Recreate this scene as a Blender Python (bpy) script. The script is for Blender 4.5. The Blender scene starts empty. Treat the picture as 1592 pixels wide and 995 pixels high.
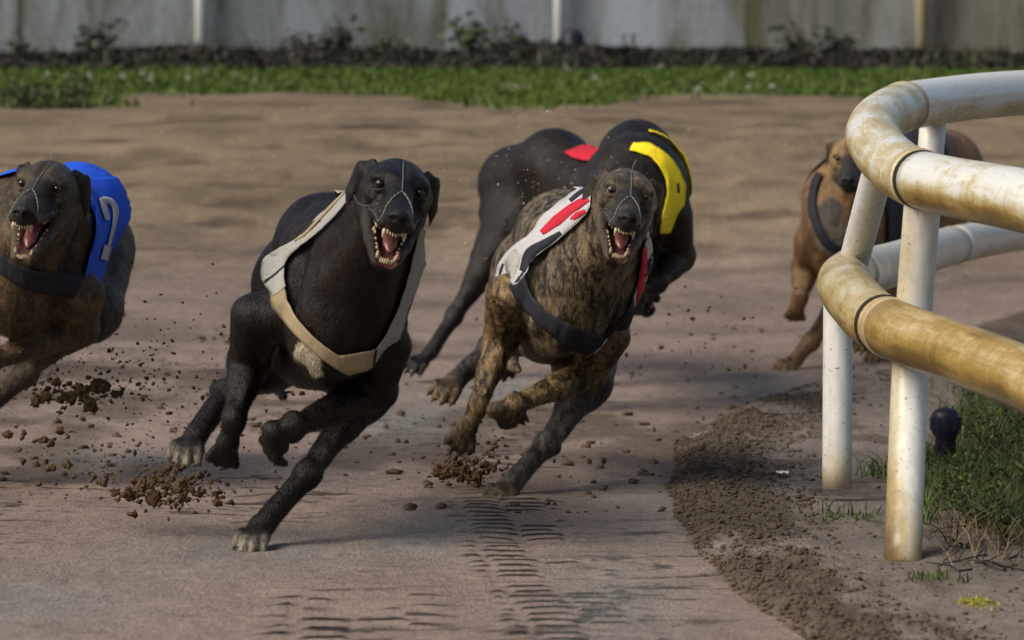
import bpy, math, random
import numpy as np
from math import radians, sin, cos, pi
from mathutils import Vector
R = np.random.RandomState(7)
random.seed(7)
sc = bpy.context.scene
COL = sc.collection

# ------------------------------------------------------------------ camera, sky, sun, exposure
FPX, UC, VH, HC = 7000.0, 796.0, 145.0, 0.75     # focal length in photo pixels, centre column, horizon row, eye height
cam_d = bpy.data.cameras.new('camera'); cam = bpy.data.objects.new('camera', cam_d); COL.objects.link(cam)
cam.location = (0, 0, HC); cam.rotation_euler = (radians(90), 0, 0)
cam_d.sensor_width = 36; cam_d.lens = FPX / 1592 * 36
cam_d.shift_y = -(497.5 - VH) / 1592
cam_d.clip_start = 0.1; cam_d.clip_end = 500
cam_d.dof.use_dof = True; cam_d.dof.focus_distance = 7.9; cam_d.dof.aperture_fstop = 9
sc.camera = cam
SUN_TO = Vector((-0.62, -0.42, 0.66)).normalized()      # direction from the place to the sun
w = bpy.data.worlds.new('World'); sc.world = w; w.use_nodes = True
sky = w.node_tree.nodes.new('ShaderNodeTexSky'); sky.sky_type = 'NISHITA'; sky.sun_disc = False
sky.sun_elevation = math.asin(SUN_TO.z); sky.sun_rotation = math.atan2(SUN_TO.x, SUN_TO.y)
sky.dust_density = 4.0; sky.air_density = 1.2
bg = w.node_tree.nodes['Background']; bg.inputs['Strength'].default_value = 0.088
w.node_tree.links.new(sky.outputs[0], bg.inputs['Color'])
sun_d = bpy.data.lights.new('sun', 'SUN'); sun = bpy.data.objects.new('sun', sun_d); COL.objects.link(sun)
sun_d.energy = 2.7; sun_d.angle = radians(40); sun_d.color = (1.0, 0.93, 0.83)
sun.rotation_euler = SUN_TO.to_track_quat('Z', 'Y').to_euler()
vs = sc.view_settings; vs.view_transform = 'Standard'; vs.look = 'None'; vs.exposure = 0.36; vs.gamma = 1.0
vs.use_curve_mapping = False

def P(u, v, Y):
    return np.array([(u - UC) / FPX * Y, Y, HC - (v - VH) / FPX * Y])

# ------------------------------------------------------------------ noise and materials
def _hash(ix, iy, s):
    h = (ix * 374761393 + iy * 668265263 + s * 1442695041) & 0x7fffffff
    h = ((h ^ (h >> 13)) * 1274126177) & 0x7fffffff
    return ((h ^ (h >> 16)) & 0xffff) / 65535.0
def noise2(x, y, s=0):
    x = np.asarray(x, float); y = np.asarray(y, float)
    ix = np.floor(x).astype(np.int64); iy = np.floor(y).astype(np.int64)
    fx = x - ix; fy = y - iy; fx = fx * fx * (3 - 2 * fx); fy = fy * fy * (3 - 2 * fy)
    a = _hash(ix, iy, s); b = _hash(ix + 1, iy, s); c = _hash(ix, iy + 1, s); d = _hash(ix + 1, iy + 1, s)
    return (a + (b - a) * fx) * (1 - fy) + (c + (d - c) * fx) * fy
def fbm(x, y, s=0, o=4):
    t = 0; a = 0.5
    for i in range(o):
        t = t + a * noise2(x * 2 ** i, y * 2 ** i, s + i); a *= 0.5
    return t
def sstep(a, b, x):
    t = np.clip((x - a) / (b - a), 0, 1); return t * t * (3 - 2 * t)

class NT:
    def __init__(s, name, rough=0.7, spec=0.3):
        s.m = bpy.data.materials.new(name); s.m.use_nodes = True; s.t = s.m.node_tree
        s.b = s.t.nodes['Principled BSDF']; s.b.inputs['Roughness'].default_value = rough
        s.b.inputs['Specular IOR Level'].default_value = spec
    def n(s, typ, **kw):
        x = s.t.nodes.new('ShaderNode' + typ)
        for k, v in kw.items():
            if k in x.inputs: x.inputs[k].default_value = v
            else: setattr(x, k, v)
        return x
    def l(s, a, b): s.t.links.new(a, b)
    def pos(s, scale=(1, 1, 1), coord='Object'):
        tc = s.n('TexCoord'); mp = s.n('Mapping'); mp.inputs['Scale'].default_value = scale
        s.l(tc.outputs[coord], mp.inputs['Vector']); return mp.outputs[0]
    def noise(s, scale, vec=None, detail=4, rough=0.55, dist=0):
        x = s.n('TexNoise'); x.inputs['Scale'].default_value = scale; x.inputs['Detail'].default_value = detail
        x.inputs['Roughness'].default_value = rough; x.inputs['Distortion'].default_value = dist
        if vec is not None: s.l(vec, x.inputs['Vector'])
        return x.outputs['Fac']
    def ramp(s, fac, stops):
        x = s.n('ValToRGB'); e = x.color_ramp.elements
        while len(e) < len(stops): e.new(0.5)
        for i, (p, c) in enumerate(stops):
            e[i].position = p; e[i].color = (*c, 1) if not np.isscalar(c) else (c, c, c, 1)
        s.l(fac, x.inputs['Fac']); return x.outputs['Color']
    def mix(s, fac, a, b, mode='MIX'):
        x = s.n('Mix', data_type='RGBA', blend_type=mode)
        for sock, val in ((x.inputs[0], fac), (x.inputs[6], a), (x.inputs[7], b)):
            if hasattr(val, 'is_output'): s.l(val, sock)
            elif np.isscalar(val): sock.default_value = val
            else: sock.default_value = (*val, 1)
        return x.outputs[2]
    def bump(s, h, strength=0.3, dist=0.01):
        x = s.n('Bump', Strength=strength, Distance=dist); s.l(h, x.inputs['Height']); s.l(x.outputs[0], s.b.inputs['Normal'])
    def color(s, c):
        if hasattr(c, 'is_output'): s.l(c, s.b.inputs['Base Color'])
        else: s.b.inputs['Base Color'].default_value = (*c, 1)
        return s.m
    def attr(s, name):
        x = s.n('Attribute', attribute_name=name); return x

def simple(name, c, rough=0.6, var=0.25, scale=60, bump=0.0, spec=0.3):
    t = NT(name, rough, spec); f = t.noise(scale, t.pos(), 4)
    a = tuple(x * (1 - var) for x in c); b = tuple(min(1, x * (1 + var)) for x in c)
    t.color(t.mix(f, a, b))
    if bump: t.bump(f, bump, 0.004)
    return t.m

# ------------------------------------------------------------------ mesh helpers
def mesh_np(name, V, F, mat=None, parent=None, smooth=True, cols=None):
    V = np.asarray(V, np.float32); me = bpy.data.meshes.new(name)
    if isinstance(F, np.ndarray):
        n = F.shape[1]; me.vertices.add(len(V)); me.vertices.foreach_set('co', V.ravel())
        me.loops.add(F.size); me.loops.foreach_set('vertex_index', F.ravel().astype(np.int32))
        me.polygons.add(len(F)); me.polygons.foreach_set('loop_start', np.arange(0, F.size, n, dtype=np.int32))
        me.polygons.foreach_set('loop_total', np.full(len(F), n, np.int32)); me.update(calc_edges=True); me.validate()
    else:
        me.from_pydata([tuple(map(float, p)) for p in V], [], F)
    if smooth and len(me.polygons): me.polygons.foreach_set('use_smooth', np.ones(len(me.polygons), bool))
    if cols is not None:
        for nm, c in cols.items():
            a = me.color_attributes.new(nm, 'FLOAT_COLOR', 'POINT'); c = np.asarray(c, np.float32)
            if c.shape[1] == 3: c = np.hstack([c, np.ones((len(c), 1), np.float32)])
            a.data.foreach_set('color', c.ravel())
    if mat is not None: me.materials.append(mat)
    o = bpy.data.objects.new(name, me); COL.objects.link(o)
    if parent is not None: o.parent = parent; o.matrix_parent_inverse = parent.matrix_world.inverted()
    return o
def empty(name, loc):
    o = bpy.data.objects.new(name, None); COL.objects.link(o); o.location = loc; o.empty_display_size = 0.1
    bpy.context.view_layer.update(); return o
def tag(o, label=None, cat=None, group=None, kind=None):
    if label: o['label'] = label
    if cat: o['category'] = cat
    if group: o['group'] = group
    if kind: o['kind'] = kind
    return o
def catmull(pts, n=10):
    pts = np.asarray(pts, float); out = []
    q = np.vstack([2 * pts[0] - pts[1], pts, 2 * pts[-1] - pts[-2]])
    for i in range(1, len(q) - 2):
        p0, p1, p2, p3 = q[i - 1:i + 3]
        for t in np.linspace(0, 1, n, endpoint=False):
            out.append(0.5 * (2 * p1 + (p2 - p0) * t + (2 * p0 - 5 * p1 + 4 * p2 - p3) * t * t + (3 * p1 - p0 - 3 * p2 + p3) * t ** 3))
    out.append(pts[-1]); return np.array(out)
def tube(path, rad, seg=12, cap=True, ref=(0, 0, 1)):
    path = np.asarray(path, float); n = len(path); rad = np.broadcast_to(rad, (n,))
    T = np.gradient(path, axis=0); T /= np.linalg.norm(T, axis=1)[:, None] + 1e-9
    ref = np.array(ref, float); A = np.cross(T, ref)
    bad = np.linalg.norm(A, axis=1) < 0.05
    A[bad] = np.cross(T[bad], (0.3, 1, 0.1)); A /= np.linalg.norm(A, axis=1)[:, None]; B = np.cross(A, T)
    th = np.arange(seg) / seg * 2 * pi
    V = path[:, None] + rad[:, None, None] * (np.cos(th)[None, :, None] * A[:, None] + np.sin(th)[None, :, None] * B[:, None])
    V = V.reshape(-1, 3); F = []
    for i in range(n - 1):
        for j in range(seg):
            a = i * seg + j; b = i * seg + (j + 1) % seg
            F.append((a, b, b + seg, a + seg))
    if cap:
        F.append(tuple(range(seg))[::-1]); F.append(tuple((n - 1) * seg + j for j in range(seg)))
    return V, F
def joinvf(parts):
    V = []; F = []; o = 0
    for v, f in parts:
        V.append(np.asarray(v)); F += [tuple(i + o for i in q) for q in f]; o += len(v)
    return np.vstack(V), F

# ------------------------------------------------------------------ the ground
def inner_edge(y):      # plan of the raked inner edge of the track
    ys = [5.0, 6.18, 6.77, 7.45, 8.54, 9.63, 10.6, 11.5, 13, 15, 18, 22]
    xs = [0.60, .418, .343, .302, .298, .363, .52, .79, 1.35, 2.4, 4.6, 8]
    return np.interp(y, ys, xs)
def base_z(x, y):
    sp = lambda t, k: np.where(t / k > 30, t, k * np.log1p(np.exp(np.clip(t / k, -40, 30))))
    z = 0.112 * sp(y - 12.6, 0.7) - 0.112 * sp(y - 18.8, 0.35)           # banked outer half of the track
    z = z + 0.030 * sp(-x - 0.45, 0.2) * sstep(6.5, 9, y) * (1 - sstep(12, 16, y))
    z = z + 0.042 * sp(y - 19.0, 0.3) - 0.042 * sp(y - 26.0, 0.5) - 0.55 * 0
    return z
def tread(x, y):      # tyre tread: short cross ridges along curving bands, with painted shadow lines
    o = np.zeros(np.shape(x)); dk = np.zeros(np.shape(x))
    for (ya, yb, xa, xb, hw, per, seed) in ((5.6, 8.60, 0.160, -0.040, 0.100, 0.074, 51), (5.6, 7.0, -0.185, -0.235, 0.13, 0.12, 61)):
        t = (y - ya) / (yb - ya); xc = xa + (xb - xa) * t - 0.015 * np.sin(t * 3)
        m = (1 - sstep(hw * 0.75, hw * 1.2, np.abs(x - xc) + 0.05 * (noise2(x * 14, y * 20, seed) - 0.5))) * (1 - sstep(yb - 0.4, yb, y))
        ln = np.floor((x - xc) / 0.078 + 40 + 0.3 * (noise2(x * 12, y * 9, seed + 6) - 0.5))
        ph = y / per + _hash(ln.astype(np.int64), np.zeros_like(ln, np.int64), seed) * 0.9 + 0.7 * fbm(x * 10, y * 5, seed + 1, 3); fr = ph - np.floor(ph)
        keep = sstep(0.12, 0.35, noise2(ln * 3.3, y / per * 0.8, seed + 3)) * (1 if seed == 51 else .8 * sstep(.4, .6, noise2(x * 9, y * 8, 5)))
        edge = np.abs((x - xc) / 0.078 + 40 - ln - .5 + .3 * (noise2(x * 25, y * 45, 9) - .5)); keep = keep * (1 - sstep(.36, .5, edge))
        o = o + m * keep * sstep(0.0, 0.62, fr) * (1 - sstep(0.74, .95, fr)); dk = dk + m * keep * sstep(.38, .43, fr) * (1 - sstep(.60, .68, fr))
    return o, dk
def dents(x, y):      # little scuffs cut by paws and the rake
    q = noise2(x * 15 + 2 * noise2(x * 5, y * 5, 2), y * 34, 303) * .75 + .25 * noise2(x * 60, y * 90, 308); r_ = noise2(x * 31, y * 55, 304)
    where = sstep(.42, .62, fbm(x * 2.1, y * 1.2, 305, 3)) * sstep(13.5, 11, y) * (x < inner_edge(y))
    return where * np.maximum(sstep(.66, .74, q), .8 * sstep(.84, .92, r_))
def ground_z(x, y, fine=True):
    x = np.asarray(x, float); y = np.asarray(y, float); z = base_z(x, y)
    e = x - inner_edge(y) + 0.05 * (fbm(x * 5, y * 4, 3) - 0.5)
    z = z + 0.014 * sstep(-0.01, 0.05, e) * (1 - sstep(0.10, 0.24, e)) + 0.006 * sstep(0.1, 0.3, e) * sstep(13, 12, y)
    if fine:
        near = sstep(14, 11, y)
        track = 1 - sstep(-0.03, 0.02, e)
        # loose cut-up sand
        lump = fbm(x * 9, y * 7, 11, 4); cut = fbm(x * 1.6, y * 1.1, 21, 3)
        z = z + near * track * (0.011 * (lump - 0.5) * sstep(0.40, 0.62, cut) + 0.0035 * (fbm(x * 14, y * 6, 31, 3) - 0.5))
        z = z + near * track * 0.018 * np.maximum(0, noise2(x * 5, y * 5, 77) - 0.72) * 3 * sstep(7.6, 9.5, y)
        # churned soil strip along the inner edge
        dirt = sstep(-0.01, 0.03, e) * (1 - sstep(0.16, 0.30, e)) * near
        z = z + dirt * (0.026 * (fbm(x * 26, y * 20, 41, 3) - 0.42))
        z = z + (1 - track) * near * 0.012 * (fbm(x * 10, y * 6, 44, 4) - 0.5)
        z = z + 0.005 * tread(x, y)[0] * sstep(14, 11, y) - .0015 * dents(x, y)
        # far rough sand below the grass: raked furrows
        far = sstep(14, 15.5, y) * (1 - sstep(18.5, 19, y))
        z = z + far * 0.055 * (fbm(x * 4.0, y * 5.0, 71, 5) - 0.5)
        z = z + 0.05 * sstep(19, 19.6, y) * (fbm(x * 2, y * 2, 81, 4) - 0.4)
    return z
def gz1(x, y): return float(ground_z(np.array([x]), np.array([y]))[0])

xs = np.unique(np.concatenate([np.linspace(-60, -4, 14), np.linspace(-4, -1.25, 40), np.linspace(-1.25, 1.35, 280), np.linspace(1.35, 4, 40), np.linspace(4, 60, 14)]).round(4))
ys = np.unique(np.concatenate([np.linspace(-8, 5.8, 10), np.linspace(5.8, 8.5, 440), np.linspace(8.5, 13, 210), np.linspace(13, 27, 170), np.linspace(27, 120, 12)]).round(4))
GX, GY = np.meshgrid(xs, ys, indexing='ij'); GZ = ground_z(GX, GY)
def grid_faces(n, m):
    i = np.arange(n * m).reshape(n, m)
    return np.stack([i[:-1, :-1], i[1:, :-1], i[1:, 1:], i[:-1, 1:]], -1).reshape(-1, 4)
def turf_field(x, y): return fbm(x * 1.5, y * 1.2, 25, 3) + .22 * (y - 19) + .12 * (fbm(x * 7, y * 5, 26, 3) - .5)
def ground_col(x, y):
    c = np.empty(x.shape + (3,))
    pink = np.array([.236, .182, .150]); tan = np.array([.215, .165, .105]); wet = np.array([.175, .190, .185])
    dark = np.array([.072, .053, .037]); soil = np.array([.185, .155, .132]); turf = np.array([.045, .058, .020]); bsoil = np.array([.017, .014, .010])
    k = sstep(13.2, 15.8, y + 0.6 * (fbm(x * .8, y * .8, 5, 3) - 0.5))[..., None]
    c[:] = pink; c = c * (1 - k) + tan * k
    st = fbm(x * 1.3, y * .55, 15, 4)[..., None]; c = c * (0.74 + 0.50 * st); ln_ = fbm(x * .45, y * 5.5, 115, 4)[..., None]; c = c * (1 - .16 * (sstep(.40, .70, ln_) * sstep(8.5, 11, y)[..., None])) * (1 - .30 * (sstep(.5, .75, fbm(x * 1.8, y * 3.2, 117, 4)) * sstep(8.5, 11, y))[..., None]); ln_ = fbm((x + .02 * y * y) * 9, y * .5, 116, 3)[..., None]; c = c * (.90 + .2 * ln_)
    pr = sstep(.54, .66, fbm(x * 3.2, y * 6.0, 72, 4)) * sstep(13, 15.2, y); c = c * (1 - .42 * pr[..., None])
    # cut-up sand shows the darker damp layer
    m = sstep(0.50, 0.63, fbm(x * 3.2, y * 1.3, 21, 4)) * sstep(7.2, 9.5, y) * sstep(14.5, 12.5, y); c = c * (1 - .68 * m[..., None]) + dark * .68 * m[..., None]
    td = np.clip(np.maximum(1.3 * tread(x, y)[1], .85 * dents(x, y)), 0, 1); c = c * (1 - td[..., None]) + dark * .28 * td[..., None]  # shadow streaks of the tread ridges and scuffs painted dark into the sand
    # worn bluish bare patches
    for (px, py, rx, ry, a) in ((-.150, 7.66, .09, .36, .6), (-.43, 7.4, .20, .33, .4), (-.02, 11.2, .2, .5, .6), (-.25, 10.2, .12, .5, .45), (-.75, 6.6, .2, .4, .4), (.16, 6.6, .10, .7, .35), (.64, 11.3, .14, .3, .6), (-.8, 9.1, .12, .25, .4), (.24, 8.1, .1, .6, .3)):
        q = ((x - px) / rx) ** 2 + ((y - py) / ry) ** 2 + 0.9 * (fbm(x * 9, y * 3, 91, 3) - 0.5)
        f = (a * np.exp(-np.maximum(q, 0) * 0.9))[..., None]; c = c * (1 - f) + wet * f
    e = x - inner_edge(y) + 0.05 * (fbm(x * 5, y * 4, 3) - 0.5)
    ins = (sstep(-.02, .02, e) * sstep(14, 13, y))[..., None]; c = c * (1 - ins) + soil * (0.8 + .4 * st) * ins
    d = sstep(-.02, .02, e) * (1 - sstep(.13, .27, e + .12 * (fbm(x * 8, y * 5, 8, 3) - .5))) * sstep(14, 13, y)
    d = np.maximum(d, sstep(.46, .58, fbm(x * 8, y * 3.4, 9, 5)) * sstep(.03, .15, e) * sstep(14, 13, y) * .8)
    d = d * (1 - 0.85 * sstep(.47, .54, fbm(x * 5.5, y * 1.9, 19, 4))); c = c * (1 - .8 * d[..., None]) + dark * .8 * d[..., None]
    gg = (sstep(.58, .74, turf_field(x, y)) * (y > 18.6))[..., None]; c = c * (1 - .85 * gg) + turf * .85 * gg; gg = sstep(22.7, 23.0, y + .3 * (fbm(x * 2, y, 26, 3) - .5))[..., None]; c = c * (1 - gg) + bsoil * gg
    return c
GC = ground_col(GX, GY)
t = NT('raked_sand', 0.92, 0.15); a = t.attr('Col')
pv = t.pos((1, 1, 1)); f1 = t.noise(420, pv, 3, .6); f2 = t.noise(46, t.pos((1, .5, 1)), 5, .65); f3 = t.noise(9, t.pos((1, .45, 1)), 4); f5 = t.noise(150, t.pos((1, .35, 1)), 4, .7)
c = t.mix(1.0, a.outputs['Color'], t.ramp(f1, [(.28, .62), (.52, 1.0), (.75, 1.35)]), 'MULTIPLY')
c = t.mix(1.0, c, t.ramp(f2, [(.3, .72), (.5, 1.0), (.72, 1.18)]), 'MULTIPLY'); c = t.mix(1.0, c, t.ramp(f3, [(.3, .86), (.7, 1.12)]), 'MULTIPLY'); c = t.mix(1.0, c, t.ramp(f5, [(.3, .80), (.5, 1.0), (.7, 1.16)]), 'MULTIPLY')
t.color(c)
mx = t.n('Math', operation='ADD'); t.l(f5, mx.inputs[0]); t.l(f2, mx.inputs[1]); t.bump(mx.outputs[0], 0.6, 0.008)
sand = t.m
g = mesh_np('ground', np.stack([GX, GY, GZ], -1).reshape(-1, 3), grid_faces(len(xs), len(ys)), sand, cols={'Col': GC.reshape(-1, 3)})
tag(g, kind='structure')

# ------------------------------------------------------------------ wall, poles and bank plants at the back
WY = 25.0
t = NT('stained_concrete', 0.9, 0.2); pv = t.pos((1, 1, .22)); f = t.noise(2.6, pv, 5, .6); f2 = t.noise(4.5, t.pos((1, 1, .16)), 6, .7, .5); f4 = t.noise(30, t.pos(), 4)
ob = t.n('ObjectInfo'); c = t.ramp(f, [(.30, (.09, .098, .10)), (.48, (.195, .213, .235)), (.66, (.27, .30, .345))])
c = t.mix(t.ramp(f2, [(.48, 0.), (.64, .85)]), c, (.085, .085, .05))
c = t.mix(1.0, c, t.ramp(f4, [(.3, .85), (.7, 1.1)]), 'MULTIPLY'); c = t.mix(1.0, c, ob.outputs['Color'], 'MULTIPLY'); t.color(c); t.bump(f4, .4, .01); conc = t.m
def box(x0, x1, y0, y1, z0, z1, bev=0.0):
    b = bev; V = []
    for z, i in ((z0, b), (z0 + b, 0), (z1 - b, 0), (z1, b)):
        V += [(x0 + i, y0 + i, z), (x1 - i, y0 + i, z), (x1 - i, y1 - i, z), (x0 + i, y1 - i, z)]
    F = [(3, 2, 1, 0), (12, 13, 14, 15)]
    for k in range(3):
        for j in range(4): a = k * 4 + j; c = k * 4 + (j + 1) % 4; F.append((a, c, c + 4, a + 4))
    return np.array(V), F
wall = empty('concrete_wall', (0, WY, .9)); tag(wall, 'long stained grey concrete panel wall behind the grass bank', 'wall')
edges = [-3200, -2900, -2600, -2300, -2000, -1700, -1430, -1160, -900, -520, -235, 30, 313, 690, 870, 1160, 1433, 1700, 1990, 2300, 2600, 2900, 3200, 3500, 3800]
tints = [(1, 1, 1), (.92, .93, .92), (1, 1, 1), (.9, .9, .88), (1, 1, 1), (.95, .95, .95), (1, 1, 1), (.9, .92, .9), (1, 1, 1), (.95, .97, .95), (1, 1, 1), (.86, .88, .84), (.78, .80, .78), (1.15, 1.17, 1.22), (1.12, 1.12, 1.1), (.86, .82, .70), (.72, .64, .48), (.8, .72, .6), (.9, .9, .85), (1, 1, 1), (.9, .9, .9), (1, 1, 1), (.95, .95, .95), (1, 1, 1)]
for k in range(len(edges) - 1):
    x0 = P(edges[k], 0, WY)[0]; x1 = P(edges[k + 1], 0, WY)[0]
    o = mesh_np('wall_panel', *box(x0 + .006, x1 - .006, WY, WY + .12, .55, 2.7, .012), conc, wall, False); o.color = (*tints[k], 1)
wp = simple('white_pole_paint', (.88, .89, .90), .5, .06, 8); yp = simple('yellowed_pole_paint', (.55, .47, .30), .5, .2, 8)
for u, m, lab in ((313, wp, 'white pole against the wall, above the blue jacketed dog'), (870, wp, 'white pole against the wall beside the dark round drum'), (1433, yp, 'yellowed pole against the brown stained end of the wall')):
    p = P(u, 60, WY - .09); z0 = gz1(p[0], p[1]) - .05
    V, F = tube([(p[0], p[1], z0), (p[0], p[1], 2.6)], .035, 14)
    cap = tube([(p[0], p[1], 2.6), (p[0], p[1], 2.66)], .036, 14)
    br = [box(p[0] - .045, p[0] + .045, p[1] + .02, p[1] + .088, zz, zz + .04, .004) for zz in (1.7, 2.3)]
    rt = mesh_np('pole', V, F, m); tag(rt, lab, 'pole', 'poles along the back wall')
    mesh_np('cap', *cap, m, rt); [mesh_np('bracket', *b, m, rt, False) for b in br]

def leafmat(name, c0, c1, rough=.6):
    t = NT(name, rough, .3); a = t.attr('Col'); t.color(t.mix(a.outputs['Fac'], c0, c1)); return t.m
def leaves(cen, size, rnd, up=0.3, flat=0.5):
    """one folded four-corner leaf at each centre"""
    n = len(cen); d = rnd.normal(size=(n, 3)); d[:, 2] = d[:, 2] * flat + up; d /= np.linalg.norm(d, axis=1)[:, None]
    s = np.cross(d, rnd.normal(size=(n, 3))); s /= np.linalg.norm(s, axis=1)[:, None] + 1e-9; nn = np.cross(d, s)
    L = (size * (0.6 + .8 * rnd.rand(n)))[:, None]
    V = np.stack([cen - d * L * .5, cen + s * L * .30 + nn * L * .08, cen + d * L * .6, cen - s * L * .30 + nn * L * .08], 1).reshape(-1, 3)
    F = np.arange(4 * n).reshape(n, 4); col = np.repeat(rnd.rand(n), 4)
    return V, F, np.stack([col] * 3, 1)
def blades(base, h, wd, rnd, lean=.5):
    n = len(base); a = rnd.rand(n) * 2 * pi; ln = lean * rnd.rand(n) ** 1.2; hh = h * (0.5 + rnd.rand(n) * .9)
    d = np.stack([np.cos(a) * ln, np.sin(a) * ln, np.ones(n)], 1); dr = np.stack([np.cos(a) * ln * 2.2, np.sin(a) * ln * 2.2, np.full(n, .75)], 1)
    s = np.stack([-np.sin(a), np.cos(a), np.zeros(n)], 1); tw = rnd.normal(size=(n, 1)); s = s * np.cos(tw) + np.stack([np.cos(a), np.sin(a), 0 * a], 1) * np.sin(tw)
    hh = hh[:, None]; mid = base + d * hh * .55; tip = mid + dr * hh * .45; W = wd * (0.7 + .6 * rnd.rand(n))[:, None]
    V = np.stack([base - s * W, base + s * W, mid + s * W * .8, mid - s * W * .8, tip], 1).reshape(-1, 3)
    i = np.arange(n)[:, None] * 5
    F = np.vstack([i + np.array([[0, 1, 2]]), i + np.array([[0, 2, 3]]), i + np.array([[3, 2, 4]])])
    col = np.repeat(rnd.rand(n), 5); return V, F, np.stack([col] * 3, 1)
# short turf on the bank
rnd = np.random.RandomState(3)
n = 105000; bx = rnd.uniform(-7.5, 6.5, n); by = 18.75 + 4.4 * rnd.rand(n) ** 1.05
keep = turf_field(bx, by) + .16 * (rnd.rand(n) - .5) > .62; bx = bx[keep]; by = by[keep]
V, F, C = blades(np.stack([bx, by, ground_z(bx, by) - .005], 1), .032, .006, rnd)
C = C * .6 + .4 * np.repeat(fbm(bx * 1.2, by * .9, 33, 3), 5)[:, None]
tag(mesh_np('bank_grass', V, F, leafmat('turf', (.022, .052, .006), (.095, .145, .014)), cols={'Col': C}), 'short green grass on the bank below the wall', 'grass', kind='stuff')
# dark brush along the wall foot
n = 42000; bx = rnd.uniform(-7.5, 6.5, n); by = rnd.uniform(22.9, 24.75, n)
hgt = .02 + .18 * np.maximum(fbm(bx * 1.6, 0 * bx, 63, 5) - .22, .02) * sstep(23.2, 24.4, by) * (1 - .75 * sstep(2.0, 2.9, bx))
V, F, C = leaves(np.stack([bx, by, ground_z(bx, by) + hgt * rnd.rand(n) ** .7], 1), .035, rnd)
tag(mesh_np('wall_foot_brush', V, F, leafmat('dark_brush', (.007, .007, .006), (.026, .022, .015)), cols={'Col': C}), 'dark low brush massed along the foot of the wall', 'brush', kind='stuff')
n = 3600; bx = rnd.uniform(-7.5, 6.5, n); by = rnd.uniform(23.0, 24.7, n); ok = fbm(bx * 2.2, by * .7, 163, 4) + .2 * rnd.rand(n) > .56; bx, by = bx[ok], by[ok]
V, F, C = blades(np.stack([bx, by, ground_z(bx, by) - .01], 1), .12, .006, rnd, .9); tag(mesh_np('rank_grass', V, F, leafmat('rank_grass', (.010, .014, .007), (.05, .055, .022)), cols={'Col': C}), 'ragged dark tall grass along the foot of the wall', 'grass', kind='stuff')
# shrubs against the wall
stemm = simple('dark_stem', (.03, .022, .014), .8)
lmd = leafmat('dark_leaf', (.010, .013, .009), (.045, .050, .024)); lmg = leafmat('green_leaf', (.02, .04, .012), (.075, .12, .035))
def shrub(u, vtop, wpx, nl, m, label, name='shrub', leaf=.045, y=24.5):
    x = (u - UC) / FPX * y; z0 = gz1(x, y); h = (HC - (vtop - VH) / FPX * y) - z0; wd = wpx / FPX * y / 2
    rn = np.random.RandomState(int(u)); e = empty(name, (x, y, z0)); tag(e, label, 'shrub', 'shrubs growing on the bank')
    st = []; cen = []
    for k in range(7):
        a = rn.rand() * 2 * pi; q = rn.rand() ** .7; tip = np.array([x + wd * cos(a) * q, y + .1 * sin(a), z0 + h * (.55 + .45 * rn.rand())])
        mid = np.array([x + (tip[0] - x) * .35, y, z0 + h * .5 * rn.rand() + .02])
        pth = catmull([(x + .02 * rn.normal(), y, z0 - .03), mid, tip], 5); st.append(tube(pth, np.linspace(.007, .002, len(pth)), 5))
        for j in range(nl // 7):
            tt = .25 + .75 * rn.rand(); p = pth[int(tt * (len(pth) - 1))]; cen.append(p + rn.normal(size=3) * np.array([.05, .04, .04]))
    mesh_np('stem', *joinvf(st), stemm, e)
    V, F, C = leaves(np.array(cen), leaf, rn); mesh_np('foliage', V, F, m, e, cols={'Col': C})
for a in ((35, 62, 40, 60, lmd, 'small dark shrub at the far left foot of the wall'), (150, 36, 70, 170, lmd, 'bushy dark shrub left of the first white pole'),
          (470, 48, 90, 130, lmd, 'low spreading dark shrub right of the first white pole'), (525, 30, 60, 170, lmd, 'tall reddish dark shrub midway between the two white poles'),
          (604, 52, 34, 70, lmg, 'small green shrub between the dark shrubs and the leggy one'), (728, 18, 90, 210, lmg, 'tall leggy green shrub in front of the pale panel'),
          (805, 40, 44, 90, lmd, 'narrow dark shrub just left of the second white pole'), (972, 62, 24, 40, lmd, 'tiny dark shrub right of the round drum'),
          (1245, 52, 80, 130, lmd, 'wide dark shrub below the greenish wall panel'), (1305, 48, 60, 110, lmd, 'dark shrub left of the yellowed pole')):
    shrub(*a)
shrub(40, 138, 90, 260, lmd, 'dark weed clump at the left end of the grass bank edge', leaf=.022, y=19.0); shrub(108, 136, 60, 240, lmd, 'dark weed clump on the bank edge above the blue jacketed dog', leaf=.022, y=19.0)
# dark round drum by the second pole
x, y, _ = P(890, 65, 24.45); z = gz1(x, y)
prof = [(0, .0), (.055, .0), (.066, .02), (.066, .075), (.070, .08), (.070, .095), (.066, .10), (.062, .135), (.045, .16), (0, .168)]
def lathe(c, prof, seg=20):
    th = np.arange(seg) / seg * 2 * pi; V = [(c[0] + r * cos(q), c[1] + r * sin(q), c[2] + h) for r, h in prof for q in th]; F = []
    for i in range(len(prof) - 1):
        for j in range(seg): a = i * seg + j; b = i * seg + (j + 1) % seg; F.append((a, b, b + seg, a + seg))
    return np.array(V), F
drm = simple('dark_blue_plastic', (.012, .014, .028), .4, .3, 20)
dr = mesh_np('drum', *lathe((x, y, z), prof), drm); tag(dr, 'dark round lidded drum beside the white pole at the wall foot', 'drum')
mesh_np('handle', *tube([(x - .05, y - .05, z + .09), (x - .055, y - .062, z + .12), (x, y - .075, z + .135), (x + .055, y - .062, z + .12), (x + .05, y - .05, z + .09)], .004, 6), drm, dr)

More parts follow.
